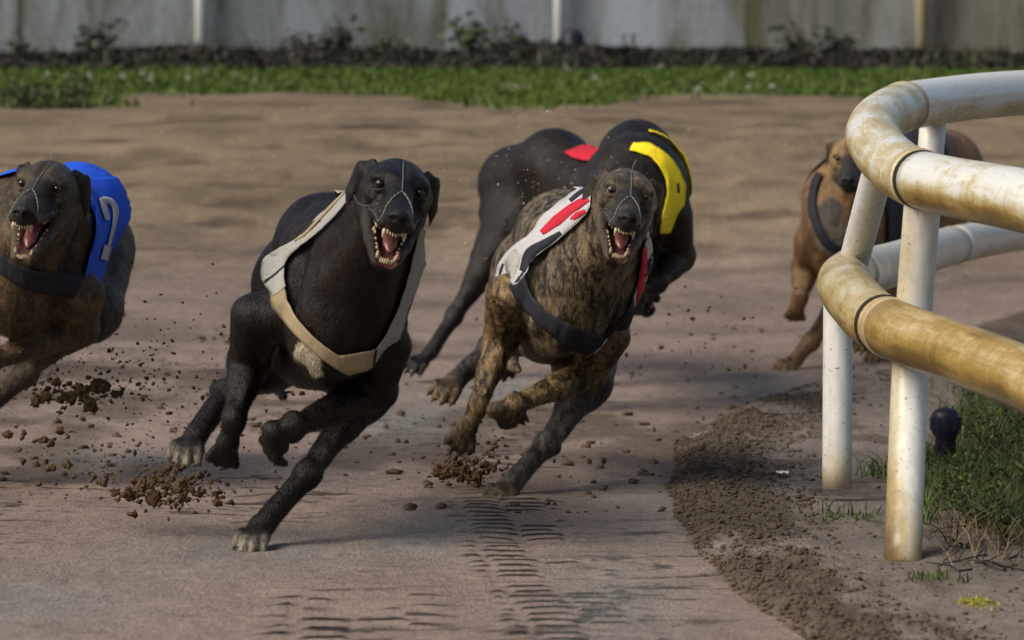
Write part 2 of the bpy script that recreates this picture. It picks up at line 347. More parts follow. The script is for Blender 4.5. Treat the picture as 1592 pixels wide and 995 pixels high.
# ------------------------------------------------------------------ running rail
t = NT('dirty_white_pipe', 0.34, 0.5); a = t.attr('Col'); n2 = t.noise(130, t.pos(), 2, .5); sep = t.n('SeparateColor'); t.l(a.outputs['Color'], sep.inputs[0]); cmb = t.n('CombineXYZ'); t.l(sep.outputs[1], cmb.inputs[0]); t.l(sep.outputs[2], cmb.inputs[1])
mp_ = t.n('Mapping'); mp_.inputs['Scale'].default_value = (60, 1.1, 1); t.l(cmb.outputs[0], mp_.inputs[0]); n3 = t.noise(1, mp_.outputs[0], 5, .7, .4)
mp2 = t.n('Mapping'); mp2.inputs['Scale'].default_value = (7, 2.2, 1); t.l(cmb.outputs[0], mp2.inputs[0]); n1 = t.noise(1, mp2.outputs[0], 6, .7, .8)
ad = t.n('Math', operation='MULTIPLY_ADD'); t.l(n3, ad.inputs[0]); ad.inputs[1].default_value = .9; t.l(sep.outputs[0], ad.inputs[2])
m1 = t.n('Math', operation='MULTIPLY_ADD'); t.l(n1, m1.inputs[0]); m1.inputs[1].default_value = 1.5; t.l(ad.outputs[0], m1.inputs[2])
c = t.ramp(m1.outputs[0], [(0.0, (.74, .745, .73)), (.50, (.66, .655, .60)), (.62, (.48, .40, .22)), (.80, (.30, .200, .050)), (1.0, (.13, .080, .022))])
e = t.t.nodes[-1]
# ramp input runs 0..3: bring it to 0..1
mr = t.n('MapRange'); mr.inputs['From Max'].default_value = 2.6; t.l(m1.outputs[0], mr.inputs['Value']); t.l(mr.outputs[0], e.inputs['Fac'])
c = t.mix(t.ramp(n2, [(.60, 0.), (.68, .0), (.74, .85)]), c, (.07, .045, .03)); t.color(c)
rr = t.ramp(mr.outputs[0], [(.4, .20), (.8, .38)]); t.l(rr, t.b.inputs['Roughness']); t.bump(n3, .10, .002); pipe_m = t.m
t = NT('dirty_white_post', 0.35, 0.5); a = t.attr('Col'); sep = t.n('SeparateColor'); t.l(a.outputs['Color'], sep.inputs[0]); q1 = t.noise(22, t.pos((1, 1, .7)), 6, .72); q2 = t.noise(150, t.pos(), 2, .5); q3 = t.noise(70, t.pos((1, 1, .25)), 4, .7)
m1 = t.n('Math', operation='MULTIPLY_ADD'); t.l(q1, m1.inputs[0]); m1.inputs[1].default_value = 1.1; t.l(sep.outputs[0], m1.inputs[2]); mr = t.n('MapRange'); mr.inputs['From Max'].default_value = 2.4; t.l(m1.outputs[0], mr.inputs['Value'])
c = t.ramp(mr.outputs[0], [(0.0, (.74, .745, .74)), (.36, (.66, .66, .62)), (.55, (.52, .47, .34)), (.78, (.34, .26, .12)), (1.0, (.14, .095, .045))]); c = t.mix(t.ramp(q2, [(.60, 0.), (.66, .0), (.73, .8)]), c, (.08, .055, .04)); c = t.mix(1.0, c, t.ramp(q3, [(.3, .82), (.7, 1.06)]), 'MULTIPLY'); t.color(c); post_m = t.m
dkring = simple('black_gap', (.015, .012, .010), .8)
RR = .048
K = .864
top_c = catmull([(1.10, 4.4, .55), P(1760, 352, 6.2), P(1592, 312, 6.75), P(1435, 280, 7.35), P(1378, 245, 7.75), P(1357, 205, 8.15), P(1385, 175, 8.6), P(1440, 160, 9.05), P(1592, 144, 9.6), P(1900, 130, 10.6)], 12)
low_c = catmull([(1.16, 4.4, .24), P(1800, 690, 6.2), P(1592, 588, 6.8), P(1385, 510, 7.42), P(1330, 468, 7.85), P(1312, 438, 8.35), P(1335, 424, 8.95), P(1385, 412, 9.7), P(1480, 382, 11.2), P(1592, 362, 12.6), P(1800, 335, 15)], 12)
rail = empty('running_rail', tuple(P(1404, 875, 7.19))); tag(rail, 'grimy white two-tier pipe rail curving round the inside of the track', 'rail')
def wobble_tube(path, r, dirt, seg=28, lip=True):
    V, F = tube(path, r, seg, True); n = len(path); s = np.arange(n); th = np.arange(seg) / seg * 2 * pi
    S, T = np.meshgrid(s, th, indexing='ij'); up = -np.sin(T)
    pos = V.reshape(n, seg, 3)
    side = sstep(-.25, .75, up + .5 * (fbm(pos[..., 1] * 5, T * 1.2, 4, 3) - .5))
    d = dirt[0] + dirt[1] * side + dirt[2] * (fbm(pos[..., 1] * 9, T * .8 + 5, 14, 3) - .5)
    al = np.concatenate([[0], np.cumsum(np.linalg.norm(np.diff(path, axis=0), axis=1))])[:, None] + 0 * T
    return V, F, np.stack([d.ravel(), al.ravel() + path[0][0] * 7, (np.abs(T - pi)).ravel()], 1)
def pipe(path, r, dirt, name='pipe'):
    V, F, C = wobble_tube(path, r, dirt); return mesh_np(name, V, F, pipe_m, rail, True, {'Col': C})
def cut(c, i0, i1): return c[(i0 + 12 if i0 else 0):i1 + 13]
def collar(c, i, r=.0505, w=.010, m=None):
    i += 12
    d = c[min(i + 1, len(c) - 1)] - c[i - 1]; d /= np.linalg.norm(d)
    V, F = tube([c[i] - d * w, c[i] - d * w * .6, c[i] + d * w * .6, c[i] + d * w], [r - .002, r, r, r - .002], 28); mesh_np('coupling', V, F, m, rail)
pipe(cut(top_c, 0, 24), RR, (.22, 1.15, .8)); pipe(cut(top_c, 24, 66), RR * 1.02, (.40, .7, .9), 'elbow'); pipe(cut(top_c, 66, 96), RR, (.05, .45, .6))
pipe(cut(low_c, 0, 24), RR * 1.02, (.95, .55, .9)); pipe(cut(low_c, 24, 58), RR * 1.03, (.65, .7, .8), 'elbow'); pipe(cut(low_c, 58, 84), RR, (-.2, .5, .4)); pipe(cut(low_c, 84, 108), RR, (-.1, .5, .5))
t = NT('grimy_coupling', .5, .3); t.color(t.mix(t.noise(25, t.pos(), 4), (.50, .42, .27), (.22, .15, .07))); colm = t.m
collar(top_c, 25, .0505, .012, colm); collar(top_c, 24, .0492, .016, dkring); collar(top_c, 66, .0515, .012, colm); collar(low_c, 24, .0515, .011, colm); collar(low_c, 25, .0505, .015, dkring); collar(low_c, 56, .0515, .012, colm); collar(low_c, 84, .0495, .009, colm)
def post(pts, r=.030, dirt=(-.15, .15, .5)):
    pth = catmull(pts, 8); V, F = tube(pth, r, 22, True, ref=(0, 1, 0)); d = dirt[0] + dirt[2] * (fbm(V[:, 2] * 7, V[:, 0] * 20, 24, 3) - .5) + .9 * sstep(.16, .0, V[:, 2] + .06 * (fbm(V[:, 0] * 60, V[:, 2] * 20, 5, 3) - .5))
    d = d + .55 * sstep(.004, -.024, V[:, 0] - np.interp(V[:, 2], pth[:, 2], pth[:, 0]) + .01 * (fbm(V[:, 2] * 12, V[:, 0] * 4, 6, 2) - .5)) * dirt[1]  # yellower towards the left side of the post
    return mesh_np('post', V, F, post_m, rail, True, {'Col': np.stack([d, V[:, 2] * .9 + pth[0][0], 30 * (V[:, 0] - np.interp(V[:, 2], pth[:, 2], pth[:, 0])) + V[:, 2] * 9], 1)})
post([P(1403, 884, 7.20), P(1416, 560, 7.42), P(1436, 292, 7.38)], .0305, (.12, 1.4, .9))
post([P(1301, 760, 8.2), P(1303, 440, 8.22)], .0270, (.0, .4, .7))
post([P(1322, 428, 8.50), P(1376, 225, 8.05)], .0285, (-.2, .2, .3))
pb = P(1452, 170, 9.15); post([(pb[0] - .055, 9.15, gz1(pb[0], 9.15) - .03), tuple(pb)], .027, (-.2, 1.2, .4))
for (u, v, Y, r) in ((1790, 0, 6.1, .03), (2420, 0, 4.6, .03)):
    x = (u - UC) / FPX * Y; post([(x, Y, gz1(x, Y) - .03), (x + .01, Y, .57)], r)

# ------------------------------------------------------------------ greyhounds: bodies grown from blended muscle volumes
def unit(a): a = np.asarray(a, float); return a / (np.linalg.norm(a) + 1e-12)
class Op:
    def __init__(s, kind, a, b, ra, rb, k, col, sq, sub, tors):
        s.kind = kind; s.a = np.asarray(a, float); s.b = b; s.ra = ra; s.rb = rb; s.k = k; s.col = col; s.sq = sq; s.sub = sub; s.tors = tors
        if kind == 'rc':
            s.b = np.asarray(b, float); m = max(ra, rb) * (max(1, sq[1]) if sq else 1); s.lo = np.minimum(s.a, s.b) - m; s.hi = np.maximum(s.a, s.b) + m
        else:
            m = max(ra); s.lo = s.a - m; s.hi = s.a + m
    def d(s, Q): return s.dist(Q[..., 0], Q[..., 1], Q[..., 2])
    def dist(s, x, y, z):
        x = x - s.a[0]; y = y - s.a[1]; z = z - s.a[2]
        if s.kind == 'rc':
            if s.sq is not None:
                n, q = s.sq; w = (x * n[0] + y * n[1] + z * n[2]) * (1 / q - 1); x = x + w * n[0]; y = y + w * n[1]; z = z + w * n[2]
            ab = s.b - s.a; t = (x * ab[0] + y * ab[1] + z * ab[2]) / (ab @ ab); t = np.minimum(np.maximum(t, 0), 1)
            return np.sqrt((x - t * ab[0]) ** 2 + (y - t * ab[1]) ** 2 + (z - t * ab[2]) ** 2) - (s.ra + (s.rb - s.ra) * t)
        k0 = 0; k1 = 0                            # columns of b are the axes
        for i in range(3):
            q = (x * s.b[0, i] + y * s.b[1, i] + z * s.b[2, i]) ** 2; k0 = k0 + q / s.ra[i] ** 2; k1 = k1 + q / s.ra[i] ** 4
        k0 = np.sqrt(k0); return k0 * (k0 - 1) / (np.sqrt(k1) + 1e-9)
def smin(a, b, k):
    h = np.maximum(k - np.abs(a - b), 0) / k; return np.minimum(a, b) - h * h * k * .25
class Body:
    def __init__(s): s.ops = []
    def rc(s, a, b, ra, rb, k=.025, col='fur', sq=None, sub=False, tors=False):
        s.ops.append(Op('rc', a, b, ra, rb, k, col, sq, sub, tors))
    def el(s, c, axes, r, k=.025, col='fur', sub=False, tors=False):
        s.ops.append(Op('el', c, np.stack(axes, 1), r, None, k, col, None, sub, tors))
    def eval(s, Q, tors=False):
        D = np.full(Q.shape[:-1], .5)
        for o in s.ops:
            if tors and not o.tors: continue
            di = o.d(Q); D = -smin(-D, di, o.k) if o.sub else smin(D, di, o.k)
        return D
    def grad(s, Q, tors=False):
        e = .004; G = np.empty_like(Q)
        for i in range(3):
            v = np.zeros(3); v[i] = e; G[..., i] = s.eval(Q + v, tors) - s.eval(Q - v, tors)
        return G / (np.linalg.norm(G, axis=-1, keepdims=True) + 1e-9)
    def project(s, Q, off, tors=True, it=7):
        Q = np.array(Q, float)
        for _ in range(it):
            d = s.eval(Q, tors) - off; Q = Q - s.grad(Q, tors) * np.clip(d, -.05, .05)[..., None]
        return Q
    def cast(s, uv, off, tors=True, y0=5.5, y1=13.5):
        """surface point seen through each photo pixel"""
        uv = np.asarray(uv, float); dr = np.stack([(uv[..., 0] - UC) / FPX, np.ones(uv.shape[:-1]), -(uv[..., 1] - VH) / FPX], -1)
        o = np.array([0, 0, HC]); t = np.full(uv.shape[:-1], float(y0)); best = t.copy(); bd = np.full(t.shape, 9.)
        for _ in range(70):
            d = s.eval(o + dr * t[..., None], tors) - off; m = d < bd; best = np.where(m, t, best); bd = np.where(m, d, bd)
            t = np.where((d < .0006) | (t > y1), t, t + np.maximum(d * .9, .0004))
        Q = o + dr * best[..., None]; far = bd > .003
        if far.any(): Q[far] = s.project(Q[far], off, tors)
        return Q
    def mesh(s, fine_c, h=.0052, hf=.0026, fr=.125):
        lo = np.min([o.lo for o in s.ops if not o.sub], 0) - .02; hi = np.max([o.hi for o in s.ops if not o.sub], 0) + .02; ax = []
        for i in range(3):
            a, b = fine_c[i] - fr, fine_c[i] + fr; p = []
            x = lo[i]
            while x < hi[i]:
                p.append(x); x += hf if a <= x <= b else h
            ax.append(np.array(p + [hi[i]]))
        D = np.full([len(a) for a in ax], .5, np.float32)
        for o in s.ops:
            mg = o.k + .012; sl = tuple(slice(np.searchsorted(ax[i], o.lo[i] - mg), np.searchsorted(ax[i], o.hi[i] + mg)) for i in range(3))
            if any(q.stop - q.start < 1 for q in sl): continue
            di = o.dist(ax[0][sl[0]].astype(np.float32)[:, None, None], ax[1][sl[1]].astype(np.float32)[None, :, None], ax[2][sl[2]].astype(np.float32)[None, None, :]); cur = D[sl]
            D[sl] = -smin(-cur, di, o.k) if o.sub else smin(cur, di, o.k)
        S = D < 0; c = np.zeros([n - 1 for n in S.shape], np.int8)
        cs = [(i, j, k) for i in (0, 1) for j in (0, 1) for k in (0, 1)]
        for (i, j, k) in cs: c += S[i:c.shape[0] + i, j:c.shape[1] + j, k:c.shape[2] + k]
        mixed = (c > 0) & (c < 8); I, J, K = np.nonzero(mixed); idx = np.full(c.shape, -1, np.int64); idx[mixed] = np.arange(len(I))
        acc = np.zeros((len(I), 3)); cnt = np.zeros(len(I))
        for a in cs:
            for i in range(3):
                if a[i]: continue
                b = list(a); b[i] = 1
                da = D[I + a[0], J + a[1], K + a[2]]; db = D[I + b[0], J + b[1], K + b[2]]; x = (da < 0) != (db < 0)
                t = np.where(x, da / np.where(x, da - db, 1), 0)[:, None]
                pa = np.stack([ax[0][I + a[0]], ax[1][J + a[1]], ax[2][K + a[2]]], 1); pb = np.stack([ax[0][I + b[0]], ax[1][J + b[1]], ax[2][K + b[2]]], 1)
                acc += np.where(x[:, None], pa + (pb - pa) * t, 0); cnt += x
        V = acc / cnt[:, None]; F = []
        X = S[:-1, 1:-1, 1:-1] != S[1:, 1:-1, 1:-1]; i, j, k = np.nonzero(X); j = j + 1; k = k + 1
        q = np.stack([idx[i, j - 1, k - 1], idx[i, j, k - 1], idx[i, j, k], idx[i, j - 1, k]], 1); f = ~S[i, j, k]; q[f] = q[f][:, ::-1]; F.append(q)
        X = S[1:-1, :-1, 1:-1] != S[1:-1, 1:, 1:-1]; i, j, k = np.nonzero(X); i = i + 1; k = k + 1
        q = np.stack([idx[i - 1, j, k - 1], idx[i - 1, j, k], idx[i, j, k], idx[i, j, k - 1]], 1); f = ~S[i, j, k]; q[f] = q[f][:, ::-1]; F.append(q)
        X = S[1:-1, 1:-1, :-1] != S[1:-1, 1:-1, 1:]; i, j, k = np.nonzero(X); i = i + 1; j = j + 1
        q = np.stack([idx[i - 1, j - 1, k], idx[i, j - 1, k], idx[i, j, k], idx[i - 1, j, k]], 1); f = ~S[i, j, k]; q[f] = q[f][:, ::-1]; F.append(q)
        return V, np.vstack(F)
    def colors(s, V, pal):
        W = np.zeros(len(V)); C = np.zeros((len(V), 4)); T = .005; subs = []
        for o in s.ops:
            m = np.all((V > o.lo - .03) & (V < o.hi + .03), 1)
            if not m.any(): continue
            di = o.d(V[m]); col = np.array(pal[o.col])
            if o.sub:
                if o.col != 'fur': subs.append((m, di, col))
            else:
                wt = np.exp(-np.maximum(di, 0) / T); W[m] += wt; C[m] += wt[:, None] * col
        C /= np.maximum(W, 1e-6)[:, None]
        for m, di, col in subs:
            a = (1 - sstep(.0005, .0035, np.abs(di)))[:, None]; C[m] = C[m] * (1 - a) + col * a
        return C
def vnormals(V, F):
    n = np.cross(V[F[:, 2]] - V[F[:, 0]], V[F[:, 3]] - V[F[:, 1]]); N = np.zeros_like(V)
    for i in range(3):
        for k in range(4): N[:, i] += np.bincount(F[:, k], n[:, i], len(V))
    return N / (np.linalg.norm(N, axis=1, keepdims=True) + 1e-12)
def frame(yaw, pitch, roll):
    """left, forward (towards the viewer at yaw 0) and up vectors; yaw turns the nose to the viewer's right, roll leans clockwise"""
    L = np.array([1., 0, 0]); Fw = np.array([0, -cos(pitch), -sin(pitch)]); U = np.array([0, -sin(pitch), cos(pitch)])
    def rz(v, a): return np.array([v[0] * cos(a) - v[1] * sin(a), v[0] * sin(a) + v[1] * cos(a), v[2]])
    def ry(v, a): return np.array([v[0] * cos(a) + v[2] * sin(a), v[1], -v[0] * sin(a) + v[2] * cos(a)])
    return [ry(rz(v, yaw), roll) for v in (L, Fw, U)]

t = NT('short_coat', .5, .22); a = t.attr('Col'); n1 = t.noise(34, t.pos((1.7, 1.0, .75)), 6, .74, .8); n2 = t.noise(420, t.pos((1, 1, .25)), 3, .6); n3 = t.noise(7, t.pos(), 4); n4 = t.noise(44, t.pos((1, 1, .40)), 4, .6, .5); n5 = t.noise(17, t.pos((1, 1, .6)), 2, .5, .3)
st = t.ramp(n1, [(.41, 0.), (.57, 1.)]); mm = t.n('Math', operation='MULTIPLY'); t.l(st, mm.inputs[0]); t.l(a.outputs['Alpha'], mm.inputs[1])
c = t.mix(mm.outputs[0], a.outputs['Color'], (.012, .0095, .0075)); c = t.mix(1.0, c, t.ramp(n2, [(.3, .45), (.7, 1.5)]), 'MULTIPLY'); c = t.mix(1.0, c, t.ramp(n3, [(.3, .62), (.7, 1.3)]), 'MULTIPLY'); c = t.mix(1.0, c, t.ramp(n4, [(.3, .72), (.7, 1.22)]), 'MULTIPLY')
t.color(c); h1 = t.n('Math', operation='MULTIPLY_ADD'); t.l(n4, h1.inputs[0]); h1.inputs[1].default_value = 1.6; t.l(n2, h1.inputs[2]); h2 = t.n('Math', operation='MULTIPLY_ADD'); t.l(n5, h2.inputs[0]); h2.inputs[1].default_value = 5.0; t.l(h1.outputs[0], h2.inputs[2]); t.bump(h2.outputs[0], .6, .0035)
t.l(t.ramp(n4, [(.3, .30), (.7, .55)]), t.b.inputs['Roughness']); coat = t.m
t = NT('tooth', .25, .5); t.color(t.mix(t.noise(90, t.pos(), 3), (.60, .52, .36), (.30, .22, .10))); tooth_m = t.m
tongue_m = simple('tongue', (.15, .048, .044), .3, .3, 60, .3, .5)
t = NT('eye', .06, .6); t.color(t.attr('Col').outputs['Color']); eye_m = t.m
claw_m = simple('claw', (.05, .04, .035), .4, .3, 40); cord_m = simple('muzzle_cord', (.19, .18, .16), .5, .25, 200)
def cone(base, tip, r, seg=7):
    base = np.asarray(base, float); tip = np.asarray(tip, float); m = base + (tip - base) * .55
    return tube([base, m, base + (tip - base) * .9, tip], [r, r * .75, r * .3, r * .02], seg)

def make_dog(name, D, torso, head, fore, hind, pal, label, mouth=1.0, tail=True, chest=1.0, knuck=True, extra=None, jaw_open=1.0, muz=True, h=.0048, spots=(), detail=True, lf=1.0, hair=26000):
    B = Body(); X = {}
    pt = lambda q: P(q[0], q[1], D + q[2])
    # torso
    To = pt(torso[0]); tf = frame(*[radians(x) for x in torso[1]]); L, Fw, U = tf
    T = lambda x, y, z: To + L * x + Fw * y + U * z
    Ho = pt(head[0]); hf = frame(*[radians(x) for x in head[1]]); hl, hw, hu = hf; hs = head[2] if len(head) > 2 else 1.0
    H = lambda x, y, z: Ho + (hl * x + hw * y + hu * z) * hs
    X.update(T=T, H=H, D=D, tf=tf, hf=hf)
    B.el(T(0, -.10, .0), tf, (.098 * chest, .215, .152), .03, tors=True)
    B.el(T(0, .055, -.03), tf, (.072, .095, .118), .04, tors=True)
    for s_ in (-1, 1):
        B.el(T(s_ * .070, .005, .02), tf, (.046, .075, .118), .022, tors=True); B.rc(T(s_ * .078, .06, -.03), T(s_ * .060, -.03, .13), .030, .024, .014, tors=True); B.rc(T(s_ * .088, .03, -.06), T(s_ * .076, -.06, .07), .026, .024, .012, tors=True)
        B.el(T(s_ * .040, .075, -.045), tf, (.040, .050, .085), .012, tors=True)      # breast muscles with a groove between
    B.el(T(0, -.05, .115), tf, (.055, .13, .06), .04, tors=True)
    B.rc(T(0, -.22, .06), T(0, -.38, .105), .092, .086, .04, tors=True); B.rc(T(0, -.38, .105), T(0, -.54, .05), .086, .082, .04, tors=True)
    B.el(T(0, -.54, .03), tf, (.092, .12, .10), .04, tors=True)
    B.rc(T(0, -.20, -.06), T(0, -.44, .03), .085, .06, .05, tors=True)
    # neck
    B.rc(T(0, .02, .055), H(0, -.100, -.038), .098, .050, .045, tors=True); B.rc(T(0, .09, .0), H(0, -.06, -.07), .066, .042, .05, tors=True)
    for s_ in (-1, 1): B.rc(T(s_ * .052, .07, .03), H(s_ * .03, -.075, -.045), .038, .024, .014, tors=True); B.rc(T(s_ * .088, .03, .075), H(s_ * .024, -.100, -.025), .026, .015, .016, tors=True)
    for s_ in (-1, 1): B.rc(T(s_ * .088, .098, .06), T(s_ * .085, .085, -.09), .008, .008, .022, sub=True)
    # legs
    claws = []
    def paw(b, tip, dors, white, r=1.0):
        b = np.asarray(b); tip = np.asarray(tip); f = unit(tip - b); s_ = unit(np.cross(f, dors)); d = unit(np.cross(s_, f)); ln = np.linalg.norm(tip - b)
        B.rc(b, b + f * ln * .55, .0195 * r, .0215 * r, .012, 'paw', sq=(d, .72))
        for i, (o, e) in enumerate(((-.0215, .84), (-.0075, 1.0), (.0075, 1.0), (.0215, .84))):
            p0 = b + f * ln * .30 + s_ * o * .75; p1 = b + f * ln * (.72 * e) + s_ * o * 1.05 + d * .008; p2 = b + f * ln * e + s_ * o * 1.15 - d * .005
            B.rc(p0, p1, .0080, .0085, .0025, 'paw'); B.rc(p1, p2, .0085, .0068, .0025, 'paw')
            if white: B.rc(p1 + (p2 - p1) * .6 + d * .002, p2 + f * .001, .0068, .0066, .002, white)
            claws.append(cone(p2 + f * .003, p2 + f * .010 - d * .005, .0026, 6))
        B.el(b + f * ln * .50 - d * .014, (s_, f, d), (.020, .022, .010), .008, 'pad')
    for (sh, el, ca, pb_, tp, dors, wh) in fore:
        sh, el, ca, pb_, tp = [pt(q) for q in (sh, el, ca, pb_, tp)]
        B.rc(sh, el, .047 * lf, .036 * lf, .024, 'leg'); lat_ = unit(np.cross(el - sh, (0, 1, 0))); B.rc(sh + lat_ * .018, el + lat_ * .012, .026, .018, .010, 'leg'); B.rc(sh - lat_ * .020, el - lat_ * .012, .026, .018, .010, 'leg'); B.rc(el, el + (ca - el) * .45, .037 * lf, .030 * lf, .02, 'leg'); B.rc(el + (ca - el) * .4, ca, .030 * lf, .0205 * lf, .015, 'leg')
        B.el(ca, frame(0, 0, 0), (.0245 * lf, .025 * lf, .028), .010, 'leg'); ax_ = unit(ca - el)
        B.el(el - ax_ * .02, frame(0, 0, 0), (.031 * lf, .036 * lf, .033), .015, 'leg')
        B.rc(ca, pb_, .0205 * lf, .0195 * lf, .010, 'leg'); paw(pb_, tp, dors, wh)
        fr_ = unit(np.cross(np.cross(ax_, (.35, -1, 0)), ax_)); B.rc(el + (ca - el) * .15 + fr_ * .030 * lf, ca + fr_ * .019 * lf, .0075, .0055, .005, 'leg'); fr_ = unit(np.cross(np.cross(ax_, (-.8, -1, 0)), ax_)); B.rc(el + (ca - el) * .05 + fr_ * .031 * lf, el + (ca - el) * .8 + fr_ * .021 * lf, .009, .005, .005, 'leg')
        # the tendon ridge behind the forearm
        bk = unit(np.cross(np.cross(ax_, (0, -1, .2)), ax_)); B.rc(el - bk * .012, ca - bk * .012, .022 * lf, .014 * lf, .012, 'leg')
    for (hp, sf, hk, pb_, tp, dors, wh) in hind:
        hp, sf, hk, pb_, tp = [pt(q) for q in (hp, sf, hk, pb_, tp)]
        B.rc(hp, sf, .072, .041, .03, 'hleg'); lat_ = unit(np.cross(sf - hp, (0, 1, 0))); B.rc(hp + (sf - hp) * .3 + lat_ * .05, sf + lat_ * .022, .034, .018, .014, 'hleg'); B.rc(hp + (sf - hp) * .3 + U * -.02 - Fw * .05, sf + (hk - sf) * .15 - Fw * .02, .07, .042, .04, 'hleg')
        B.rc(sf, sf + (hk - sf) * .4, .045 * lf, .037 * lf, .03, 'hleg'); B.rc(sf + (hk - sf) * .35, hk, .035 * lf, .0195 * lf, .02, 'hleg')
        B.el(hk, frame(0, 0, 0), (.0215, .025, .027), .010, 'hleg'); a_ = unit(hk - sf); b_ = unit(pb_ - hk); heel = unit(a_ - b_)
        B.rc(hk, hk + heel * .020, .0185, .013, .012, 'hleg'); B.rc(sf + (hk - sf) * .45 + heel * .015, hk + heel * .018, .016, .0085, .01, 'hleg')
        B.rc(hk, pb_, .0205, .0195, .012, 'hleg'); paw(pb_, tp, dors, wh, .95)
    if tail:
        tp_ = catmull([T(0, -.63, .04), T(0, -.665, -.05), T(.0, -.60, -.13), T(.0, -.48, -.155), T(.0, -.36, -.17)], 3)
        for i in range(len(tp_) - 1): B.rc(tp_[i], tp_[i + 1], .022 - .0015 * i, .0205 - .0015 * i, .012)
    if extra: extra(B, X, pt)
    # head
    jo = jaw_open
    def he(c, r, k, col, sub=False): B.el(H(*c), hf, tuple(q * hs for q in r), k, col, sub)
    def hr(a_, b_, ra, rb, k, col, sub=False, sq=None): B.rc(H(*a_), H(*b_), ra * hs, rb * hs, k, col, sq, sub)
    he((0, -.050, -.013), (.0495, .078, .046), .018, 'head'); hr((0, .0, -.018), (0, .140, -.033), .032, .0190, .018, 'muz')
    hr((0, .02, -.002), (0, .138, -.024), .022, .012, .015, 'muz'); he((0, -.008, .010), (.034, .040, .019), .018, 'head')
    for s_ in (-1, 1):
        he((s_ * .028, .004, .008), (.018, .022, .012), .014, 'head'); he((s_ * .035, -.035, -.030), (.018, .046, .036), .02, 'head')
        hr((s_ * .045, -.030, -.018), (s_ * .035, .026, -.022), .0105, .008, .010, 'head')           # cheekbone
        hr((s_ * .027, .030, -.042), (s_ * .0165, .128, -.042), .0115, .0105, .007, 'muz')
        ed = unit(hl * .9 + hw * .4 * s_); hr((s_ * .043, -.068, .010), (s_ * .060, -.084, -.004), .013, .017, .006, 'ear', sq=(ed, .38)); hr((s_ * .060, -.084, -.004), (s_ * .067, -.094, -.040), .018, .014, .005, 'ear', sq=(ed, .34)); hr((s_ * .067, -.094, -.040), (s_ * .064, -.098, -.066), .014, .004, .005, 'ear', sq=(ed, .34))
        for q_ in range(3): hr((s_ * (.012 + .004 * q_), .100 - .026 * q_, -.016 + .004 * q_), (s_ * (.0285 + .0035 * q_), .088 - .026 * q_, -.034), .0042, .0042, .004, 'muz')     # snarl folds
        hr((s_ * .043, -.012, -.052), (s_ * .047, -.030, -.010), .006, .008, .006, 'head'); hr((s_ * .020, .020, .014), (s_ * .038, .020, .009), .0055, .0050, .008, 'head'); hr((s_ * .026, .036, -.009), (s_ * .041, .018, -.012), .0042, .0042, .005, 'head')
    zj = lambda y: (-.055 - jo * .43 * (y + .02))
    for s_ in (-1, 1):
        hr((s_ * .037, -.025, zj(-.025)), (s_ * .026, .040, zj(.040) - .004), .0150, .0105, .012, 'jaw'); hr((s_ * .026, .040, zj(.040) - .004), (s_ * .0125, .092, zj(.092) - .004), .0105, .0095, .008, 'jaw')
        hr((s_ * .039, -.006, -.040), (s_ * .036, .012, zj(.005)), .0085, .0085, .010, 'jaw')   # stretched corner of the lip
    hr((0, -.02, zj(-.02) - .014), (0, .082, zj(.082) - .010), .020, .011, .012, 'jaw', sq=(hl, 1.3))
    if jo > .3:
        hr((0, -.030, -.060), (0, .03, -.071), .010, .014, .005, 'mouth', True, sq=(hl, 1.9))
        hr((0, .015, -.067), (0, .16, -.098), .0150, .034, .004, 'mouth', True, sq=(hl, .88))
    hr((0, -.06, .040), (0, .03, .024), .006, .005, .014, 'fur', True)
    he((0, .152, -.0255), (.0175, .0125, .0140), .006, 'nose')
    for s_ in (-1, 1):
        he((s_ * .0082, .1645, -.0265), (.0046, .007, .0040), .003, 'nostril', True); hr((s_ * .014, .161, -.030), (s_ * .018, .149, -.029), .002, .002, .003, 'nostril', True)
        he((s_ * .030, .058, -.014), (.009, .026, .010), .012, 'fur', True); he((s_ * .0325, .029, .0005), (.0082, .010, .0044), .0025, 'nostril', True)
    V, F = B.mesh(H(0, .03, -.03), h=h)
    dn = V - V.mean(0); lump = fbm(V[:, 0] * 24 + V[:, 1] * 9, V[:, 2] * 19 + V[:, 1] * 15, 17, 3) - .5; lump = lump * sstep(.11, .17, np.linalg.norm(V - H(0, .03, -.03), axis=1)); V = V + vnormals(V, F) * (lump * .006)[:, None] if detail else V
    C = B.colors(V, pal)
    loc = V.mean(0); loc[2] = V[:, 2].min()
    root = empty(name, tuple(loc)); tag(root, label, 'dog', 'racing greyhounds')
    for (su, sv, sr, scol) in spots:
        c_ = B.cast(np.array([[su, sv]], float), 0, False)[0]; q_ = np.linalg.norm(V - c_, axis=1) + .02 * (fbm(V[:, 0] * 70, V[:, 2] * 70 + V[:, 1] * 30, 5, 3) - .5)
        w_ = (1 - sstep(sr * .75, sr * 1.1, q_))[:, None]; C = C * (1 - w_) + np.array(scol) * w_
    mesh_np('body', V, F, coat, root, True, {'Col': C})
    if hair:
        rh = np.random.RandomState(5); N_ = vnormals(V, F); q0, q1, q2, q3 = [V[F[:, i]] for i in range(4)]; ar = np.linalg.norm(np.cross(q2 - q0, q3 - q1), axis=1)
        fi = rh.choice(len(F), hair, p=ar / ar.sum()); a1, a2 = rh.rand(hair, 1), rh.rand(hair, 1); w4 = [(1 - a1) * (1 - a2), a1 * (1 - a2), a1 * a2, (1 - a1) * a2]
        p_ = sum(w4[i] * V[F[fi, i]] for i in range(4)); n_ = sum(w4[i] * N_[F[fi, i]] for i in range(4)); c_ = sum(w4[i] * C[F[fi, i]] for i in range(4))
